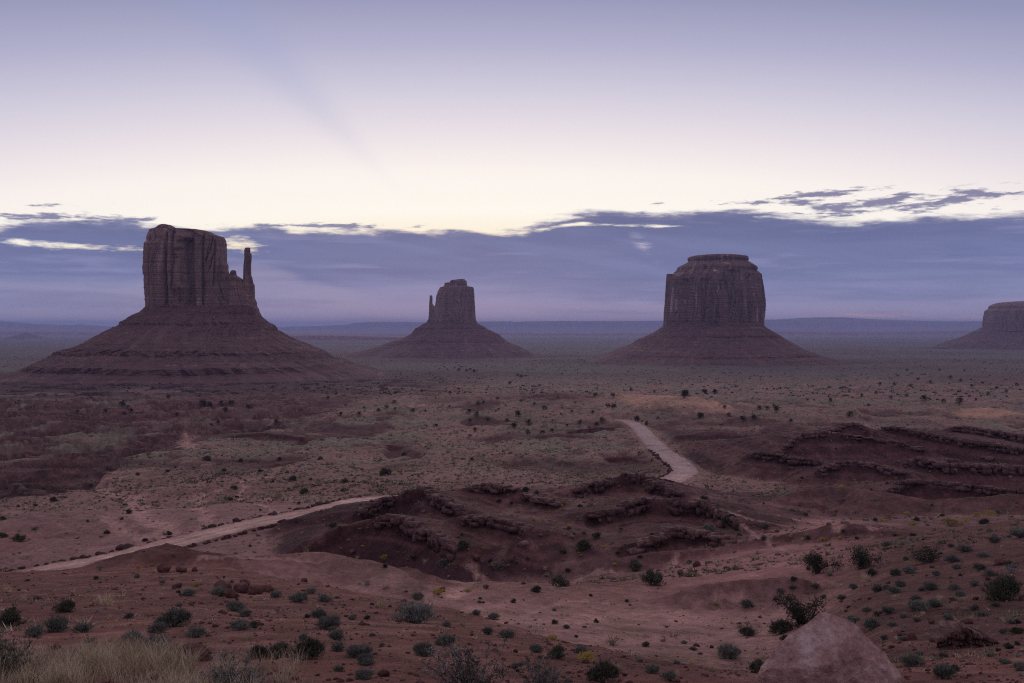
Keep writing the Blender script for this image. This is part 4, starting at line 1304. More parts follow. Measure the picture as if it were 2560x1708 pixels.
S_DARK = "160,1531,53;25,1567,62;32,1527,19;766,1648,78;698,1644,64;647,1644,50;1392,1645,44;1505,1706,77;1402,1467,50;1340,1480,28;1585,1428,42;1631,1463,57;1164,1373,38;1455,1373,34;1461,1370,40;1491,1347,26;1760,1253,24;1825,1312,38;1723,1410,13;1842,1327,14;2014,1289,14;2108,1331,14;2503,1500,90;1887,1681,50;1868,1588,36;1952,1584,58;2542,1584,33;1342,1234,15;1313,1230,20;1204,1222,12;832,1316,18;1451,1268,14;1409,1383,19;1246,1255,12;132,1254,18;322,1285,17;730,1203,21;760,1235,23;777,1201,10;864,1206,15;517,1153,24;343,1189,13;588,1224,15;592,1245,12;722,1226,11;312,1264,11;856,1228,13;8,1344,24;48,1354,34;8,1300,18;88,1266,12;46,1268,10;831,1318,20;963,1188,30;863,1207,17;650,1180,14;560,1178,13;420,1180,12;700,1150,13;1180,1150,12;600,1155,14;800,1150,14;1010,1140,14;2460,1310,24;2240,1440,30;2530,1420,30;2180,1440,26;1985,1452,18;1420,1430,15;1545,1385,14;1600,1395,14;1320,1400,13;1225,1405,12"
S_YEL = "489,1467,26;1467,1656,46;1383,1601,29;1095,1486,34;1273,1415,13;961,1398,28;1208,1373,15;1509,1369,15;932,1289,22;980,1276,10;873,1352,12;907,1366,10;1078,1287,9;1168,1335,10;1208,1306,14;1351,1270,10;1409,1260,19;1424,1255,12;1533,1249,15;1390,1323,15;1422,1318,14;1363,1293,9;1355,1302,11;1390,1304,9;1298,1264,11;1390,1233,13;1418,1239,11;1610,1230,11;903,1281,9;936,1306,9;922,1314,8;903,1323,8;2056,1352,18;2246,1337,16;2267,1287,18;2282,1314,26;2376,1316,42;2416,1303,24;2445,1291,24;2474,1289,28;2204,1303,15;2104,1220,17;2026,1209,9;1791,1513,18;1850,1345,12;2099,1347,14;2221,1301,13;1168,1480,22;1302,1339,14;345,1422,18;381,1416,18;860,1300,9;1000,1310,8;1120,1312,8;2180,1085,10;2300,1125,10;2345,1125,9;2130,1072,8;2440,1180,8"
S_PALE = "921,1463,34;366,1418,13;430,1388,15;251,1427,26;453,1416,24;1365,1442,23;2185,1347,12;2278,1352,20;2522,1280,20;2529,1433,46;1267,1280,11;1156,1253,9;1482,1247,12;1428,1245,9;540,1478,30;2123,1352,10;1723,1411,12;2200,1245,12;2140,1255,12"
S_TAN = "953,1520,50;966,1473,30;268,1514,56;1543,1675,40;1157,1566,27;482,1262,26;689,1375,26;766,1377,34;1063,1407,22;2162,1454,38;1363,1423,16;1115,1600,22;20,1480,30;60,1500,26;1730,1660,30;1780,1680,34;1830,1560,20;2080,1470,26;2240,1500,30;2350,1500,26;1690,1690,30;620,1600,34;560,1606,30"
# dark junipers dotted over the brushy plain
P_A = "45,935,26;120,1035,30;230,1028,30;340,1010,28;390,990,26;440,1000,22;438,960,30;545,1010,30;683,1100,28;765,905,22;875,1020,34;920,1040,34;930,972,28;960,960,22;882,1072,26;985,1068,34;912,1128,30;1100,1070,30;1140,1110,52;1165,1045,50;1220,1145,34;1225,1085,40;1310,1142,34;1365,1130,32;1415,1025,18;1452,1095,22;1525,1088,34;1580,1108,18;1600,1020,28;1622,1100,36;1660,1070,36;1620,918,30;1720,995,44;1690,985,34;1720,925,28;1865,1065,38;1920,1092,24;1985,1055,24;2235,1050,40;2145,925,54;2260,905,34;2320,905,30;1320,1000,34;1040,940,26;700,760,14;730,750,14;750,765,18;790,755,14;815,770,22;830,750,18;860,775,22;880,765,20;905,780,24;925,770,14;1160,800,22;1180,810,24;1115,850,26;1210,800,12;1420,790,16;990,865,16;680,930,14;1290,860,20;1050,1000,20;760,980,18;620,1010,20;260,990,18;150,975,18;1480,1010,20;1260,970,22;1180,950,20;1090,975,18;1400,930,18;1500,960,20"
P_B = "885,1275,32;930,1275,26;980,1290,46;965,1260,20;850,1325,38;795,1340,44;712,1310,26;560,1325,36;1058,1345,30;205,1335,32;260,1360,26;470,1205,46;635,1185,30;580,1185,30;690,1270,26;1385,1315,46;1490,1255,22;1990,1250,46;1905,1235,30;1800,1230,48;2085,1225,22;1150,1225,20;1280,1230,26;1550,1140,22;1630,1140,20;1720,1150,26;1940,1105,26;925,1165,18;1000,1160,18;1270,1155,18;1330,1160,18;1530,1190,22;1700,1205,24;1760,1110,20;1830,1130,22;2000,1120,22;2060,1150,20;2120,1130,20;2200,1160,22;2250,1180,22;2150,1190,20;2310,1140,22;1650,1090,18;1700,1060,18;1880,1060,18;2020,1060,18;1450,1200,20;1380,1180,18;1610,1215,22;750,1150,16;170,1170,22;300,1180,20"
P_C = "690,222,0;885,245,13;1037,258,12;1095,238,14;1025,190,22;1075,200,10;1697,190,22;1760,190,14;1853,180,16;1945,175,18;2083,205,14;1888,232,16;2085,0,0;1480,265,10;1410,120,14;650,242,10;1830,330,12;1775,350,10;2320,330,16"


def parse(s):
    return [tuple(float(q) for q in t.split(',')) for t in s.split(';')]


JUN = [(800 + a / 2.35, 600 + b / 2.35, max(w / 2.35 * 0.92, 5.5)) for a, b, w in parse(P_A)]
JUN += [(1500 + a / 2.217, 450 + b / 2.217, max(w / 2.217 * 0.95, 5.5)) for a, b, w in parse(P_B)]
JUN += [(a / 3.357, 960 + b / 3.357, w * 0.9) for a, b, w in parse(P_C) if w > 0]

ORD = ("first second third fourth fifth sixth seventh eighth ninth tenth eleventh twelfth thirteenth fourteenth fifteenth sixteenth seventeenth eighteenth nineteenth twentieth".split())
TENS = {2: 'twenty', 3: 'thirty', 4: 'forty', 5: 'fifty', 6: 'sixty', 7: 'seventy', 8: 'eighty'}


def ordinal(n):
    if n <= 20: return ORD[n - 1]
    t, u = divmod(n, 10)
    return TENS[t][:-1] + 'ieth' if u == 0 else TENS[t] + '-' + ORD[u - 1]


LM = {'stone': (483, 1640, 'the rounded stone'), 'boulder': (2077, 1545, 'the pointed boulder'), 'bend': (1705, 1182, "the road's bend"),
      'rim': (238, 1214, 'the canyon corner'), 'dune': (1640, 1010, 'the orange dune'), 'tall': (505, 770, 'the tall mitten butte'), 'flat': (1785, 820, 'the flat-topped butte'), 'twig': (1180, 1660, 'the big twiggy bush')}


def zone(px, py, d):
    if d > 760:
        return ('on the far plain', 'flat' if px > 1300 else 'tall')
    if d > 205:
        if px > 1860 and py > 1060: return ('on the dark stepped ridges', 'bend')
        if px < 760: return ('in the broken badlands', 'rim')
        return ('on the brushy dunes', 'dune')
    if d > 84:
        if px < 860 and py < 1384: return ('on the flat road plain', 'rim')
        if px > 1860: return ('on the low red mounds', 'bend')
        return ('on the maroon ledged hills', 'bend')
    if px > 1950: return ('on the rocky slope', 'boulder')
    if px > 1300 and py < 1700 and d > 22: return ('around the pale wash', 'boulder')
    if px > 1000 and d < 30: return ('on the red spur', 'twig')
    return ('on the sandy red slope', 'stone')


KIND = {'sage': ('sagebrush', 'grey-green sagebrush', 'bush', 'grey sagebrush bushes'), 'dark': ('shrub', 'dark green shrub', 'bush', 'dark desert shrubs'),
        'yellow': ('rabbitbrush', 'yellow rabbitbrush', 'bush', 'yellow rabbitbrush bushes'), 'pale': ('dry_shrub', 'pale dry shrub', 'bush', 'pale dry shrubs'),
        'tan': ('grass_clump', 'tan grass clump', 'grass', 'clumps of dry tan grass'), 'jun': ('juniper_tree', 'dark juniper', 'tree', 'junipers dotted over the plain'),
        'rock': ('rock', 'dark red rock', 'rock', 'loose red rocks')}
ASP = {'sage': 0.70, 'dark': 0.74, 'yellow': 0.66, 'pale': 0.66, 'tan': 0.85, 'jun': 1.0, 'rock': 0.9}
todo = []
for kind, s in (('sage', S_SAGE), ('dark', S_DARK), ('yellow', S_YEL), ('pale', S_PALE), ('tan', S_TAN)):
    todo += [(kind,) + t for t in parse(s)]
todo += [('jun',) + t for t in JUN]
S_ROCK = "413,1431,34;453,1431,28;487,1429,20;445,1471,26;560,1478,40;600,1482,46;640,1486,40;610,1466,36;670,1480,30;575,1495,34;957,1692,34;1107,1478,21;2503,1412,34;2278,1600,30;1742,1417,24;1700,1436,18;2015,1640,20;2280,1425,20;1215,1470,15;1280,1400,20;1190,1400,22;1640,1365,24;1700,1330,22;1800,1320,26;1835,1306,26;1060,1350,16;1098,1354,24;1110,1362,20;1135,1372,16;880,1383,16;760,1455,20;2420,1560,26;2350,1620,22;2560,1500,24;2440,1500,16;2400,1440,14;2330,1420,14;2220,1460,14;1780,1620,12;1560,1690,14;1290,1632,14;1180,1590,12;560,1640,18;265,1680,26;310,1652,18;160,1700,24;2470,1450,14;2120,1520,14;2250,1590,18;2230,1620,16;2150,1500,12;2330,1560,16;2530,1450,18;1940,1500,14;1900,1545,14"
todo += [('rock',) + t for t in parse(S_ROCK)]
# the many smaller bushes between the listed ones
rz = random.Random(77)
for (x0, x1, y0, y1, cnt, kinds, w0, w1) in ((1960, 2560, 1340, 1690, 95, ('sage', 'sage', 'tan', 'pale', 'dark', 'tan'), 11, 24), (0, 960, 1440, 1640, 46, ('sage', 'tan', 'sage', 'pale', 'dark'), 11, 24),
                                             (860, 1850, 1230, 1420, 46, ('yellow', 'dark', 'sage', 'tan', 'yellow'), 7, 13), (1900, 2560, 1250, 1350, 34, ('yellow', 'dark', 'sage', 'tan'), 8, 16),
                                             (0, 900, 1190, 1380, 46, ('dark', 'tan', 'sage'), 7, 15), (1000, 1620, 1480, 1690, 26, ('sage', 'tan', 'dark'), 11, 22), (1920, 2560, 1090, 1230, 30, ('tan', 'yellow', 'dark'), 5, 9)):
    for k in range(cnt):
        py = y0 + (y1 - y0) * rz.random()
        todo.append((rz.choice(kinds), x0 + (x1 - x0) * rz.random(), py, rz.uniform(w0, w1) * (0.7 + 0.6 * (py - y0) / (y1 - y0))))
rs = random.Random(7)
placed = []
for kind, px, py, w in todo:
    x, y, z = spot(px, py)
    if y > 6000: continue
    placed.append(dict(kind=kind, px=px, py=py, x=x, y=y, z=z, s=w / F * y, w=w, zone=zone(px, py, y)))
# adjectives by real size within each kind and zone, then order outwards from a landmark
groups = {}
for p in placed:
    groups.setdefault((p['kind'], p['zone'][0]), []).append(p)
for (kind, zn), L in groups.items():
    ss = sorted(q['s'] for q in L)
    t1, t2 = ss[len(ss) // 3], ss[(2 * len(ss)) // 3]
    for q in L:
        q['adj'] = 'small' if q['s'] < t1 else 'middling' if q['s'] < t2 else 'large'
    for adj in ('small', 'middling', 'large'):
        sub = [q for q in L if q['adj'] == adj]
        lx, ly, lname = LM[L[0]['zone'][1]]
        sub.sort(key=lambda q: math.hypot(q['px'] - lx, (q['py'] - ly) * 1.6))
        for i, q in enumerate(sub):
            q['label'] = f"{adj} {KIND[kind][1]} {zn}" + (f", {ordinal(i + 1)} out from {lname}" if len(sub) > 1 else f" near {lname}")
for p in placed:
    k = p['kind']
    nm, _, cat, grp = KIND[k]
    m1, m2, pn, sn = rs.choice(LIB[k])
    s = p['s']
    zs = s * ASP[k] * rs.uniform(0.85, 1.15) / (0.85 if k != 'jun' else 0.95)
    if k == 'yellow' and p['y'] < 30: zs *= 1.3
    if k == 'jun' and p['w'] < 8: zs *= 0.8
    detailed = m2 is not None and (p['y'] < 110 or k == 'jun')
    if detailed:
        o = empty(nm, (p['x'], p['y'], p['z'] - 0.03 * s))
        for mm, pname in ((m1, pn), (m2, sn)):
            c = bpy.data.objects.new(pname, mm)
            COL.objects.link(c)
            c.parent = o
    else:
        o = bpy.data.objects.new(nm, m1)
        COL.objects.link(o)
        o.location = (p['x'], p['y'], p['z'] - 0.04 * s)
    o.scale = (s * rs.uniform(0.95, 1.1), s * rs.uniform(0.9, 1.15), zs)
    o.rotation_euler = (rs.uniform(-.08, .08), rs.uniform(-.08, .08), rs.uniform(0, 6.28))
    if k == 'rock':
        o.rotation_euler = (rs.uniform(-.3, .3), rs.uniform(-.3, .3), rs.uniform(0, 6.28))
    tag(o, p['label'], cat, grp)

# -------- rocks lining the road
ctr_d = resample(_pts, 30)
seglen = np.concatenate([[0], np.cumsum(np.hypot(*np.diff(ctr_d[:, :2], axis=0).T))])


def along(s):
    return np.array([np.interp(s, seglen, ctr_d[:, k]) for k in range(3)])


rs = random.Random(21)
s_vis = seglen[np.argmin(np.hypot(ctr_d[:, 0] - _rp[1][0], ctr_d[:, 1] - _rp[1][1]))]
s_end = seglen[np.argmin(np.hypot(ctr_d[:, 0] - _rp[8][0], ctr_d[:, 1] - _rp[8][1]))]
s_f0 = seglen[np.argmin(np.hypot(ctr_d[:, 0] - _rq[4][0], ctr_d[:, 1] - _rq[4][1]))]
s_f1 = seglen[np.argmin(np.hypot(ctr_d[:, 0] - _rq[8][0], ctr_d[:, 1] - _rq[8][1]))]
for (sa, sb, side, step, lab) in ((s_vis, s_end, 1, 1.25, 'dark red rock in the row along the upper edge of the dirt road'),
                                  (s_vis, s_end, -1, 1.25, 'dark red rock in the row along the lower edge of the dirt road'),
                                  (s_f0, s_f1, 1, 2.2, "small dark rock in the row edging the climbing stretch of the dirt road")):
    s = sa
    while s < sb:
        a, b = along(s), along(s + 0.5)
        t = (b - a) / np.linalg.norm(b - a)
        off = 3.5 + rs.uniform(-.25, .35)
        x, y = a[0] - t[1] * off * side, a[1] + t[0] * off * side
        sz = rs.choice((0.6, 0.7, 0.85, 1.0, 1.25)) * rs.uniform(0.85, 1.15)
        o = bpy.data.objects.new('roadside_rock', rs.choice(LIB['edge'])[0])
        COL.objects.link(o)
        o.location = (x, y, float(gnd(x, y)[0]) - 0.05)
        o.scale = (sz * rs.uniform(0.9, 1.5), sz, sz * rs.uniform(0.8, 1.1))
        o.rotation_euler = (0, 0, rs.uniform(0, 6.28))
        tag(o, lab, 'rock', lab.replace('dark red rock in the row', 'rocks').replace('small dark rock in the row', 'rocks'))
        s += step * rs.choice((0.7, 0.9, 1.0, 1.2, 1.6))

# -------- caprock ledges: broken blocks along the crests of the ledged hills
LEDGE_LAB = {0: 'long broken rock ledge slanting down the frontmost maroon hill', 1: 'short rock ledge above the road, second hill behind the frontmost ledge', 2: 'thin rock ledge halfway across the middle maroon hill',
             3: 'small rock ledge on the rear crest of the middle maroon hill', 4: 'low rock ledge beside the rear crest, nearer the road bend', 5: "blocky rock ledge right below the road's bend",
             6: 'long blocky ledge with big cubes ending at the pale flat', 8: 'straight dark ledge along the tallest stepped ridge', 9: 'small dark ledge on the pointed rear ridge top',
             10: 'long thick ledge running along the rear stepped ridges', 11: 'rearmost thick ledge at the edge of the stepped ridges', 12: 'low ragged ledge at the foot of the tallest stepped ridge',
             13: 'straight ledge on the second stepped ridge from the front', 14: 'thick ledge with tall blocks above the second stepped ridge', 15: 'straight dark ledge on the lowest stepped ridge by the red mound', 7: 'short ragged ledge low on the maroon hill just above the red flat'}
for ri in range(16):
    P, cap = RIDGES[ri][0], max(RIDGES[ri][1], 0.7)
    Q = resample(P, 60)
    ln = np.concatenate([[0], np.cumsum(np.hypot(*np.diff(Q[:, :2], axis=0).T))])
    dist0 = float(np.mean(Q[:, 1]))
    k = dist0 / 130.0
    st = 0.16 * k
    rk = np.random.RandomState(500 + ri)
    n = int(ln[-1] / st)
    ss = np.linspace(0 if ri else 9.0, ln[-1], n)
    X0 = np.stack([np.interp(ss, ln, Q[:, c_]) for c_ in range(3)], 1)
    for it in range(3):
        wx = 1.3 * fbm(X0[:, 0] / 6, X0[:, 1] / 6, 3, 61, 0.45)
        wy = 1.3 * fbm(X0[:, 0] / 6, X0[:, 1] / 6, 3, 65, 0.45)
        X0[:, 0] = np.interp(ss, ln, Q[:, 0]) - wx
        X0[:, 1] = np.interp(ss, ln, Q[:, 1]) - wy
    zc = np.interp(ss, ln, Q[:, 2])
    t = np.gradient(X0[:, :2], axis=0)
    t /= np.linalg.norm(t, axis=1)[:, None] + 1e-9
    fr = np.stack([t[:, 1], -t[:, 0]], 1)
    far_ = dist0 > 180
    parts_, s_ = [], 0.0
    cube = np.array([(x_, y_, z_) for x_ in (-.5, .5) for y_ in (-.5, .5) for z_ in (-.5, .5)])
    cf = np.array([(0, 1, 3, 2), (4, 6, 7, 5), (0, 4, 5, 1), (2, 3, 7, 6), (0, 2, 6, 4), (1, 5, 7, 3)])
    big = 0.0
    while s_ < ln[-1]:
        big = 0.7 * big + 0.3 * rk.normal()                 # runs of bigger and smaller blocks
        w_ = float(np.clip(rk.gamma(3.0, 0.32) * (1 + 0.5 * big), 0.35, 2.6)) * (1.5 if far_ else 1.0)
        m_ = min(int((s_ + w_ / 2) / ln[-1] * (n - 1)), n - 1)
        e_ = min(1.0, min(s_ + 0.5, ln[-1] - s_ + 0.5) / 4.0)
        if True:
            low_ = 1.0 if rk.rand() < 0.82 else 0.55
            for lay in range(2 if rk.rand() < 0.6 else 1):
                h_ = low_ * cap * rk.uniform(0.45, 0.75) * (0.75 + 0.25 * e_)
                dep_ = rk.uniform(0.9, 1.5)
                ang = math.atan2(t[m_, 1], t[m_, 0]) + rk.normal() * 0.13
                v_ = cube * np.array([w_ * rk.uniform(0.95, 1.12), dep_, h_]) + rk.normal(size=(8, 3)) * np.array([0.07 * w_, 0.10, 0.09])
                tl_ = rk.normal() * 0.08
                v_[:, 2] += v_[:, 1] * tl_
                ca, sa = math.cos(ang), math.sin(ang)
                v_ = np.stack([v_[:, 0] * ca - v_[:, 1] * sa, v_[:, 0] * sa + v_[:, 1] * ca, v_[:, 2]], 1)
                fo = rk.uniform(-0.05, 0.35) + 0.18 * lay
                z0 = zc[m_] - h_ * 0.5 + rk.uniform(-0.05, 0.28) - lay * cap * 0.55 - (1 - e_) * 0.4
                parts_.append((v_ + np.array([X0[m_, 0] + fr[m_, 0] * fo, X0[m_, 1] + fr[m_, 1] * fo, z0]), cf))
        s_ += w_ * rk.uniform(0.8, 0.97)
    v_, f_ = join(parts_)
    o = mesh_obj('rock_ledge', v_, f_, M_LEDGE)
    tag(o, LEDGE_LAB[ri], 'rock ledge', 'caprock ledges on the ledged hills')

# -------- big pointed boulder in front
D0 = 4.6
xb, yb = W(2080, 1800, D0)[:2]
o = empty('boulder', (xb, yb, float(gnd(xb, yb)[0]) - 0.05))
lv = [(1539.4, 2072, 2084), (1541, 2060, 2094), (1545, 2050, 2101), (1556, 2031, 2120), (1566, 2020, 2146), (1577, 2011, 2160), (1592, 1994, 2177), (1613, 1970, 2194), (1635, 1946, 2223), (1653, 1932, 2241), (1675, 1918, 2260), (1697, 1901, 2269), (1720, 1888, 2275), (1760, 1866, 2284), (1820, 1846, 2290), (1890, 1835, 2292)]
bl = tower('stone', o, lv, D0, 0.62, 97, M_BOULDER, nx=2.1, nang=300, dz=0.006, flute=0.0, lam=1, bed=0.0)
me = bl.data
co = np.zeros(len(me.vertices) * 3)
me.vertices.foreach_get('co', co)
co = co.reshape(-1, 3)
c0 = np.array([0, 0, 0.25])
dirn = co - c0
dirn /= np.linalg.norm(dirn, axis=1)[:, None]
a = fbm3(co[:, 0] * 4, co[:, 1] * 4, co[:, 2] * 4, 4, 3)
b = 1 - np.abs(fbm3(co[:, 0] * 6 + 5, co[:, 1] * 6, co[:, 2] * 3.2, 3, 13)) * 2
g_ = fbm3(co[:, 0] * 30, co[:, 1] * 30, co[:, 2] * 22, 3, 23)
pit = np.exp(-(((co[:, 0] - 0.02) / 0.03) ** 2 + ((co[:, 2] - (za(1600, D0) - o.location.z)) / 0.035) ** 2)) + np.exp(-(((co[:, 0] + 0.05) / 0.06) ** 2 + ((co[:, 2] - (za(1680, D0) - o.location.z)) / 0.03) ** 2))
wx_ = np.clip(np.abs(dirn[:, 1]) + 0.25, 0, 1)
co = co + dirn * ((0.040 * a + 0.042 * b + 0.007 * g_) * wx_ - 0.05 * pit * (dirn[:, 1] < 0))[:, None]
for ax, pc_ in (((-0.80, -0.55, 0.25), 90), ((0.75, -0.60, 0.30), 97), ((-0.25, -0.95, 0.30), 68), ((0.30, -0.92, 0.10), 72), ((0.10, -0.75, 0.66), 82), ((-0.50, -0.70, 0.50), 80), ((0.55, -0.65, 0.55), 92), ((-0.45, -0.88, -0.1), 78), ((0.6, -0.8, -0.15), 90)):
    ax = np.array(ax)
    ax /= np.linalg.norm(ax)
    dd = (co - c0) @ ax
    lim = np.percentile(dd, pc_)
    co = co - np.maximum(dd - lim, 0)[:, None] * ax[None, :]
gfine = fbm3(co[:, 0] * 22, co[:, 1] * 22, co[:, 2] * 34, 4, 43, 0.6)
co = co + dirn * (0.005 * gfine)[:, None]
me.vertices.foreach_set('co', co.ravel())
me.polygons.foreach_set('use_smooth', np.ones(len(me.polygons), dtype=bool))
me.update()
bl.parent = None
bpy.data.objects.remove(o)
bl.name = 'boulder'
bl.location = (xb, yb, float(gnd(xb, yb)[0]) - 0.05)
tag(bl, 'big pointed reddish boulder standing close by on the slope, its base out of frame', 'boulder')

# rounded stone in the grass, rock outcrop on the rocky slope
x, y, z = spot(483, 1652)
s = 92 / F * y
v, f = ico(5)
v = v * np.array([0.52, 0.42, 0.34])
v[:, 2] += 0.20
v = v * (1 + 0.10 * fbm3(v[:, 0] * 3, v[:, 1] * 3, v[:, 2] * 3, 4, 9))[:, None]
v[:, 2] -= 0.12 * v[:, 0]
o = mesh_obj('rock', v * s, f, M_ROCK, smooth=True, loc=(x, y, z - 0.03))
tag(o, 'rounded red-brown stone half hidden in the pale dry grass', 'rock', 'loose red rocks')
x, y, z = spot(2412, 1618)
s = 150 / F * y
rk = np.random.RandomState(77)
xs = np.linspace(-0.5, 0.5, 60)
rows_ = []
blk = np.repeat(rk.uniform(-0.06, 0.06, 14), 5)[:60]
hgt = np.repeat(rk.uniform(0.26, 0.36, 12), 5)[:60] * (1 - 2.4 * xs ** 2)
for (yo, ho) in ((0.45, 0.9), (0.2, 1.0), (0.0, 1.05), (-0.12, 1.0), (-0.16, 0.72), (-0.11, 0.66), (-0.20, 0.42), (-0.15, 0.36), (-0.24, 0.12), (-0.3, -0.2)):
    rows_.append(np.stack([xs * s + rk.normal(size=60) * 0.012 * s, (yo + blk * (yo < 0)) * s + rk.normal(size=60) * 0.012 * s, hgt * ho * s + rk.normal(size=60) * 0.01 * s - (0.4 * s if ho < 0 else 0)], 1))
o = mesh_obj('rock_outcrop', np.concatenate(rows_), grid_faces(10, 60)[:, ::-1], M_LEDGE, loc=(x, y, z))
tag(o, 'dark layered rock outcrop set into the rocky slope behind the pointed boulder', 'outcrop')


# -------- juniper with dead tips behind the boulder
def limb(rng, p, dr, L, r, n=6, wob=0.25, droop=0.0):
    pts, d_ = [np.array(p, float)], np.array(dr, float)
    d_ /= np.linalg.norm(d_)
    for k in range(n):
        d_ = d_ + rng.normal(size=3) * wob
        d_[2] -= droop
        d_ /= np.linalg.norm(d_)
        pts.append(pts[-1] + d_ * L / n)
    rad = [r * (1 - 0.8 * k / n) for k in range(n + 1)]
    return pts, rad


def dead_tip_tree(px, py, w, h, seed, label, leafy=1.0):
    x, y, z = spot(px, py)
    S = w / F * y
    Hh = h / F * y
    rng = np.random.RandomState(seed)
    root = empty('juniper_tree', (x, y, z))
    tag(root, label, 'tree', 'larger junipers with bare twigs')
    wood, twigs, tips = [], [], []
    for k in range(5):
        a = rng.rand() * 6.28
        p_, r_ = limb(rng, (0, 0, -0.1), (0.5 * math.cos(a), 0.5 * math.sin(a), 1.0), Hh * rng.uniform(0.6, 0.85), 0.05 * S, 7, 0.22)
        wood.append(tube(p_, r_, 6))
        for m in range(6):
            q = p_[rng.randint(2, 8)]
            a2 = rng.rand() * 6.28
            p2, r2 = limb(rng, q, (math.cos(a2), math.sin(a2), 0.35 + rng.normal() * 0.3), S * rng.uniform(0.18, 0.42), 0.014 * S, 5, 0.35)
            wood.append(tube(p2, r2, 4))
            tips += [p2[2], p2[3], p2[4], p2[-1]]
        # bare antler-like ends
        for m in range(5):
            p3, r3 = limb(rng, p_[-1 - rng.randint(0, 2)], (rng.normal() * 0.7, rng.normal() * 0.7, 0.7), Hh * rng.uniform(0.12, 0.32), 0.010 * S, 5, 0.42)
            twigs.append(tube(p3, r3, 4))
            for m2 in range(2):
                p4, r4 = limb(rng, p3[rng.randint(1, 5)], (rng.normal(), rng.normal(), 0.5), Hh * 0.10, 0.005 * S, 3, 0.4)
                twigs.append(tube(p4, r4, 3))
    tips = np.array(tips)
    tips = tips[tips[:, 2] < Hh * 0.86]
    n = int(3000 * leafy)
    i = rng.randint(0, len(tips), n)
    c = tips[i] + rng.normal(size=(n, 3)) * 0.075 * S
    c[:, 2] = np.maximum(c[:, 2], 0.02)
    d_ = rng.normal(size=(n, 3)) * 0.7 + np.array([0, 0, 0.5])
    V, Fc = tris(c, d_, 0.055 * S * rng.uniform(0.6, 1.4, n), 0.022 * S, rng)
    v, f = join(wood)
    mesh_obj('trunk', v, f, M_WOOD, root)
    v, f = join(twigs)
    mesh_obj('bare_branch', v, f, M_WOOD, root)
    mesh_obj('crown', V, Fc, M_JUN, root)
    return root


dead_tip_tree(2004, 1562, 100, 92, 31, 'dark juniper with bare antler-like top branches standing behind the pointed boulder')
dead_tip_tree(2326, 1406, 76, 52, 36, 'low dark juniper with thin crown, highest of those on the rocky slope', 0.6)
dead_tip_tree(2154, 1422, 92, 58, 37, 'wide low dark juniper halfway along the upper edge of the rocky slope', 0.6)
dead_tip_tree(2045, 1432, 78, 62, 33, 'dark spreading juniper with bare tips at the foot of the rocky slope')
dead_tip_tree(1872, 1590, 44, 52, 35, 'small half-dead juniper with thin crown beside the wash, between the boulder and flat', 0.35)


# -------- twiggy grey bushes at the bottom edge
def twiggy(px, py, w, h, seed, label, pale=0.3):
    x, y, z = spot(px, py)
    S, Hh = w / F * y, h / F * y
    rng = np.random.RandomState(seed)
    root = empty('twiggy_bush', (x, y, z))
    tag(root, label, 'bush', 'large twiggy bushes close by')
    tw, c, dr = [], [], []
    pc, pd = [], []
    for k in range(46):
        a = rng.rand() * 6.28
        le = 0.25 + 0.8 * rng.rand()
        p_, r_ = limb(rng, (rng.normal() * 0.05 * S, rng.normal() * 0.05 * S, -0.03), (le * math.cos(a), le * math.sin(a), 0.9), Hh * rng.uniform(0.65, 1.12), 0.010 * S, 7, 0.2)
        tw.append(tube(p_, r_, 4))
        for m in range(7):
            q = p_[rng.randint(2, 8)]
            p2, r2 = limb(rng, q, (rng.normal(), rng.normal(), 0.6), S * rng.uniform(0.10, 0.24), 0.0045 * S, 4, 0.4)
            tw.append(tube(p2, r2, 3))
            for t_ in range(11):
                cc = p2[rng.randint(1, 5)] + rng.normal(size=3) * 0.014 * S
                (pc if (a > 2.2 and a < 4.0 and rng.rand() < pale) else c).append(cc)
    v, f = join(tw)
    mesh_obj('branches', v, f, M_WOOD, root)
    c = np.array(c)
    c[:, 2] = np.maximum(c[:, 2], 0.01)
    V, Fc = tris(c, rng.normal(size=(len(c), 3)) + np.array([0, 0, 0.4]), 0.045 * S * rng.uniform(0.6, 1.4, len(c)), 0.019 * S, rng)
    mesh_obj('foliage', V, Fc, M_DARK if pale < 0.2 else M_SAGE, root)
    if pc:
        pc = np.array(pc)
        V, Fc = tris(pc, rng.normal(size=(len(pc), 3)) + np.array([0, 0, 0.6]), 0.04 * S * rng.uniform(0.6, 1.4, len(pc)), 0.02 * S, rng)
        tag(mesh_obj('foliage', V, Fc, M_PALE, root), 'whitish dry foliage on one side')


twiggy(1178, 1742, 150, 150, 61, 'largest grey twiggy bush at the bottom edge, whitish on one side', 0.5)
twiggy(1360, 1748, 120, 118, 62, 'grey-green twiggy bush at the bottom edge, between the biggest bush and the yellow one', 0.2)
twiggy(14, 1700, 120, 150, 63, 'brown tangled twiggy bush in the bottom corner beside the dry grass', 0.15)
twiggy(590, 1735, 130, 110, 64, 'pale grey twiggy bush among dry grass beside the rounded stone', 0.6)

# ------------------------------------------------------------------ uncountable cover
rg_ = np.random.RandomState(9)


def polar(n, r0, r1, a0=-0.62, a1=0.62):
    r = np.exp(rg_.uniform(math.log(r0), math.log(r1), n))
    a = rg_.uniform(a0, a1, n)
    return r * np.sin(a), r * np.cos(a)


def cover_mask(x, y):
    """keep brush off the road and the bare steep hills"""
    _, mk_ = H(x, y, True)
    rd = np.ones(len(x))
    sel = (y > 80) & (y < 520)
    if sel.any():
        rd[sel] = sst(polydist(x[sel], y[sel], ROAD)[3], 3.4, 4.4)
    return mk_, rd


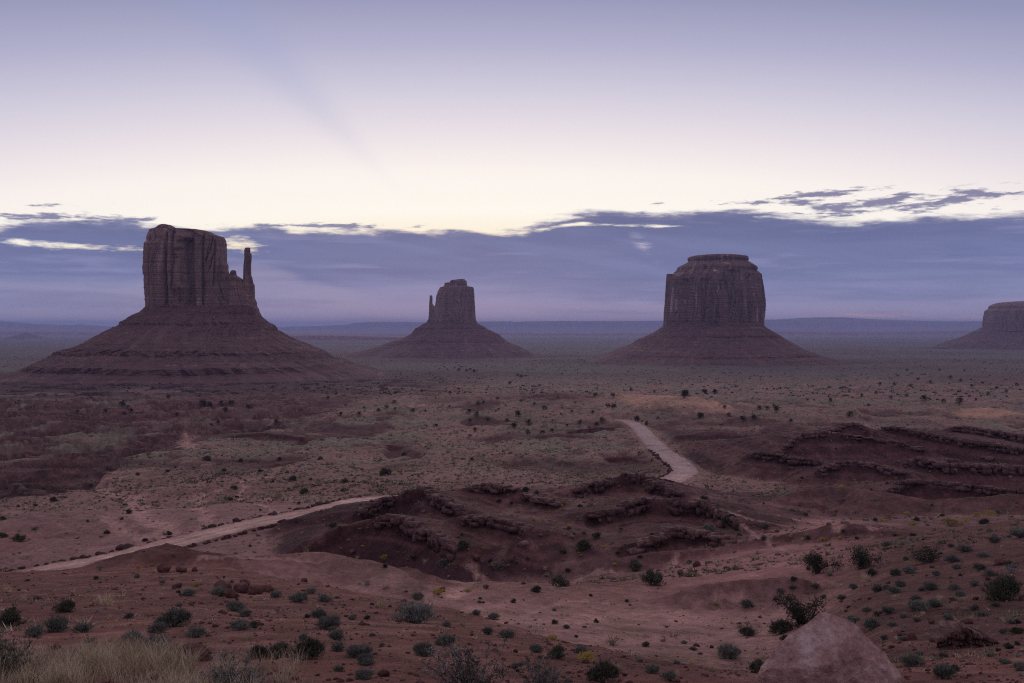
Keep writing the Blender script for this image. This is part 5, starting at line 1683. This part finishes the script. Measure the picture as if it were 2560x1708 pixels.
def domes(x, y, z, size, rng, k=7, flat=0.75, bw=0.42):
    """little tufts: k upright leaf blades each"""
    n = len(x)
    c = np.repeat(np.stack([x, y, z], 1), k, 0)
    s = np.repeat(size, k)
    dr = rng.normal(size=(n * k, 3))
    dr[:, 2] = np.abs(dr[:, 2]) * flat + 0.35
    c = c + rng.normal(size=(n * k, 3)) * np.array([0.22, 0.22, 0.0]) * s[:, None]
    return tris(c, dr, s * rng.uniform(0.45, 0.85, n * k), s * bw, rng)


# brush carpet 190 - 1300 m
x, y = polar(105000, 185, 1300)
mk_, rd = cover_mask(x, y)
dens = 0.42 + 0.55 * sst(fbm(x / 30, y / 45, 3, 181), -0.25, 0.4)
dens = dens * (1 - 0.8 * mk_['ero']) * (1 - 0.85 * mk_['hill']) * rd * (1 - 0.9 * mk_['dune']) * (1 - 0.5 * mk_['bad'] * sst(n2(x / 25, y / 25, 3), -0.2, 0.3)) * (1 - 0.6 * mk_['ter'])
k_ = rg_.rand(len(x)) < dens
x, y = x[k_], y[k_]
sz = rg_.gamma(2.6, 0.15, len(x)) * (0.75 + y / 1300) + 0.14
v, f = domes(x, y, gnd(x, y) - 0.03, sz, rg_, 7)
tag(mesh_obj('scrub', v, f, M_SCRUB), 'low grey-green scrub covering the brushy plain', 'scrub', kind='stuff')
# darker brush dots scattered further out
x, y = polar(9000, 650, 4200)
k_ = rg_.rand(len(x)) < 0.15 + 0.85 * sst(fbm(x / 180, y / 300, 3, 187), 0.0, 0.4)
x, y = x[k_], y[k_]
v, f = domes(x, y, gnd(x, y) - 0.05, rg_.uniform(1.1, 3.0, len(x)) * (0.7 + y / 6000), rg_, 8, 0.9, 0.5)
tag(mesh_obj('distant_brush', v, f, M_JUN), 'dark distant brush dotted over the far plain', 'brush', kind='stuff')
# sparse small tufts on the valley floor and hills
x, y = polar(20000, 72, 340)
mk_, rd = cover_mask(x, y)
dens = (0.14 + 0.8 * sst(fbm(x / 16, y / 22, 3, 191), 0.02, 0.5)) * rd * (1 - 0.25 * mk_['hill'])
k_ = rg_.rand(len(x)) < dens
x, y = x[k_], y[k_]
v, f = domes(x, y, gnd(x, y) - 0.02, rg_.gamma(2.2, 0.09, len(x)) + 0.10, rg_, 14, 0.8, 0.24)
tag(mesh_obj('grass_tufts', v, f, M_SCRUB), 'sparse low tufts on the valley floor', 'grass', kind='stuff')
# thin green-tan grass on the pale wash and the rocky slope
x, y = polar(16000, 16, 64, -0.12, 0.56)
mk_, rd = cover_mask(x, y)
pxs_ = 1280 + F * x / y
dens = mk_['wash'] * sst(fbm(x / 4, y / 6, 3, 195), -0.1, 0.5) * (0.35 + 0.65 * sst(34 - y, 0, 10)) * 0.55 + sst(pxs_, 1900, 2100) * sst(fbm(x / 3, y / 4, 3, 197), 0.1, 0.5) * 0.5
k_ = rg_.rand(len(x)) < dens
x, y = x[k_], y[k_]
v, f = domes(x, y, gnd(x, y) - 0.01, rg_.gamma(2.4, 0.045, len(x)) + 0.05, rg_, 12, 1.4, 0.11)
tag(mesh_obj('wash_grass', v, f, M_SCRUB), 'thin greenish grass growing over the pale wash', 'grass', kind='stuff')
# faint dry tufts over the near slope
x, y = polar(6500, 14, 75)
k_ = rg_.rand(len(x)) < 0.15 + 0.85 * sst(fbm(x / 5, y / 7, 3, 205), 0.0, 0.45)
x, y = x[k_], y[k_]
v, f = domes(x, y, gnd(x, y) - 0.01, rg_.gamma(1.8, 0.028, len(x)) + 0.03, rg_, 11, 1.2, 0.10)
tag(mesh_obj('grass', v, f, M_TAN), 'faint dry tufts scattered over the near slope', 'grass', kind='stuff')
# pebbles and clods
M_DEB = mat_rock('slope_debris', C(0.07, 0.038, 0.036), C(0.16, 0.095, 0.086), C(0.28, 0.185, 0.165), 2.0, 0.05)
v0, f0 = ico(1)


def pebbles(x, y, size, name, label, mat):
    n = len(x)
    V = v0[None] * size[:, None, None] * rg_.uniform(0.6, 1.4, (n, len(v0), 1)) * np.array([1.1, 1.0, 0.7])
    V = V + np.stack([x, y, gnd(x, y) + size * 0.2], 1)[:, None, :]
    Fc = f0[None] + (np.arange(n) * len(v0))[:, None, None]
    tag(mesh_obj(name, V.reshape(-1, 3), Fc.reshape(-1, 3), mat), label, 'stones', kind='stuff')


x, y = polar(20000, 5, 70)
k_ = rg_.rand(len(x)) < 0.25 + 0.75 * sst(fbm(x / 3, y / 4, 3, 201), 0.0, 0.4)
x, y = x[k_], y[k_]
pebbles(x, y, rg_.gamma(0.9, 0.010, len(x)) * np.clip(y / 16, 0.6, 2.0) + 0.006, 'gravel', 'small stones and clods strewn over the red slope', M_ROCK)
x, y = polar(26000, 75, 360)
mk_, rd = cover_mask(x, y)
k_ = rg_.rand(len(x)) < (0.06 + 0.9 * mk_['hill'] * sst(fbm(x / 9, y / 9, 3, 203), -0.1, 0.5)) * rd
x, y = x[k_], y[k_]
pebbles(x, y, rg_.gamma(1.3, 0.085, len(x)) * np.clip(y / 170, 0.6, 1.6) + 0.05, 'rubble', 'broken rock debris on the maroon slopes below the ledges', M_DEB)


# dry grass in the bottom corner
def strands(px0, px1, py0, py1, n, hh, per, wid, name, label):
    VV, FF, o_ = [], [], 0
    for k in range(n):
        px, py = rg_.uniform(px0, px1), rg_.uniform(py0, py1)
        x_, y_, z_ = spot(px, py)
        v_, f_ = grass(int(rg_.randint(1e6)), per, hh * rg_.uniform(0.6, 1.25), 0.10, wid, 0.75)
        VV.append(v_ + np.array([x_, y_, z_]))
        FF.append(f_ + o_)
        o_ += len(v_)
    v_, f_ = np.concatenate(VV), np.concatenate(FF)
    return v_, f_


p_ = [strands(-60, 300, 1640, 1740, 85, 0.24, 56, 0.0042, '', ''), strands(200, 480, 1630, 1690, 90, 0.21, 56, 0.0042, '', ''), strands(330, 640, 1690, 1790, 80, 0.16, 56, 0.0036, '', ''), strands(500, 760, 1640, 1730, 34, 0.2, 30, 0.0035, '', ''),
      strands(40, 620, 1640, 1740, 10, 0.5, 3, 0.006, '', '')]
v, f = join(p_)
tag(mesh_obj('dry_grass', v, f, M_TAN), 'pale dry grass in the bottom corner of the slope', 'grass', kind='stuff')
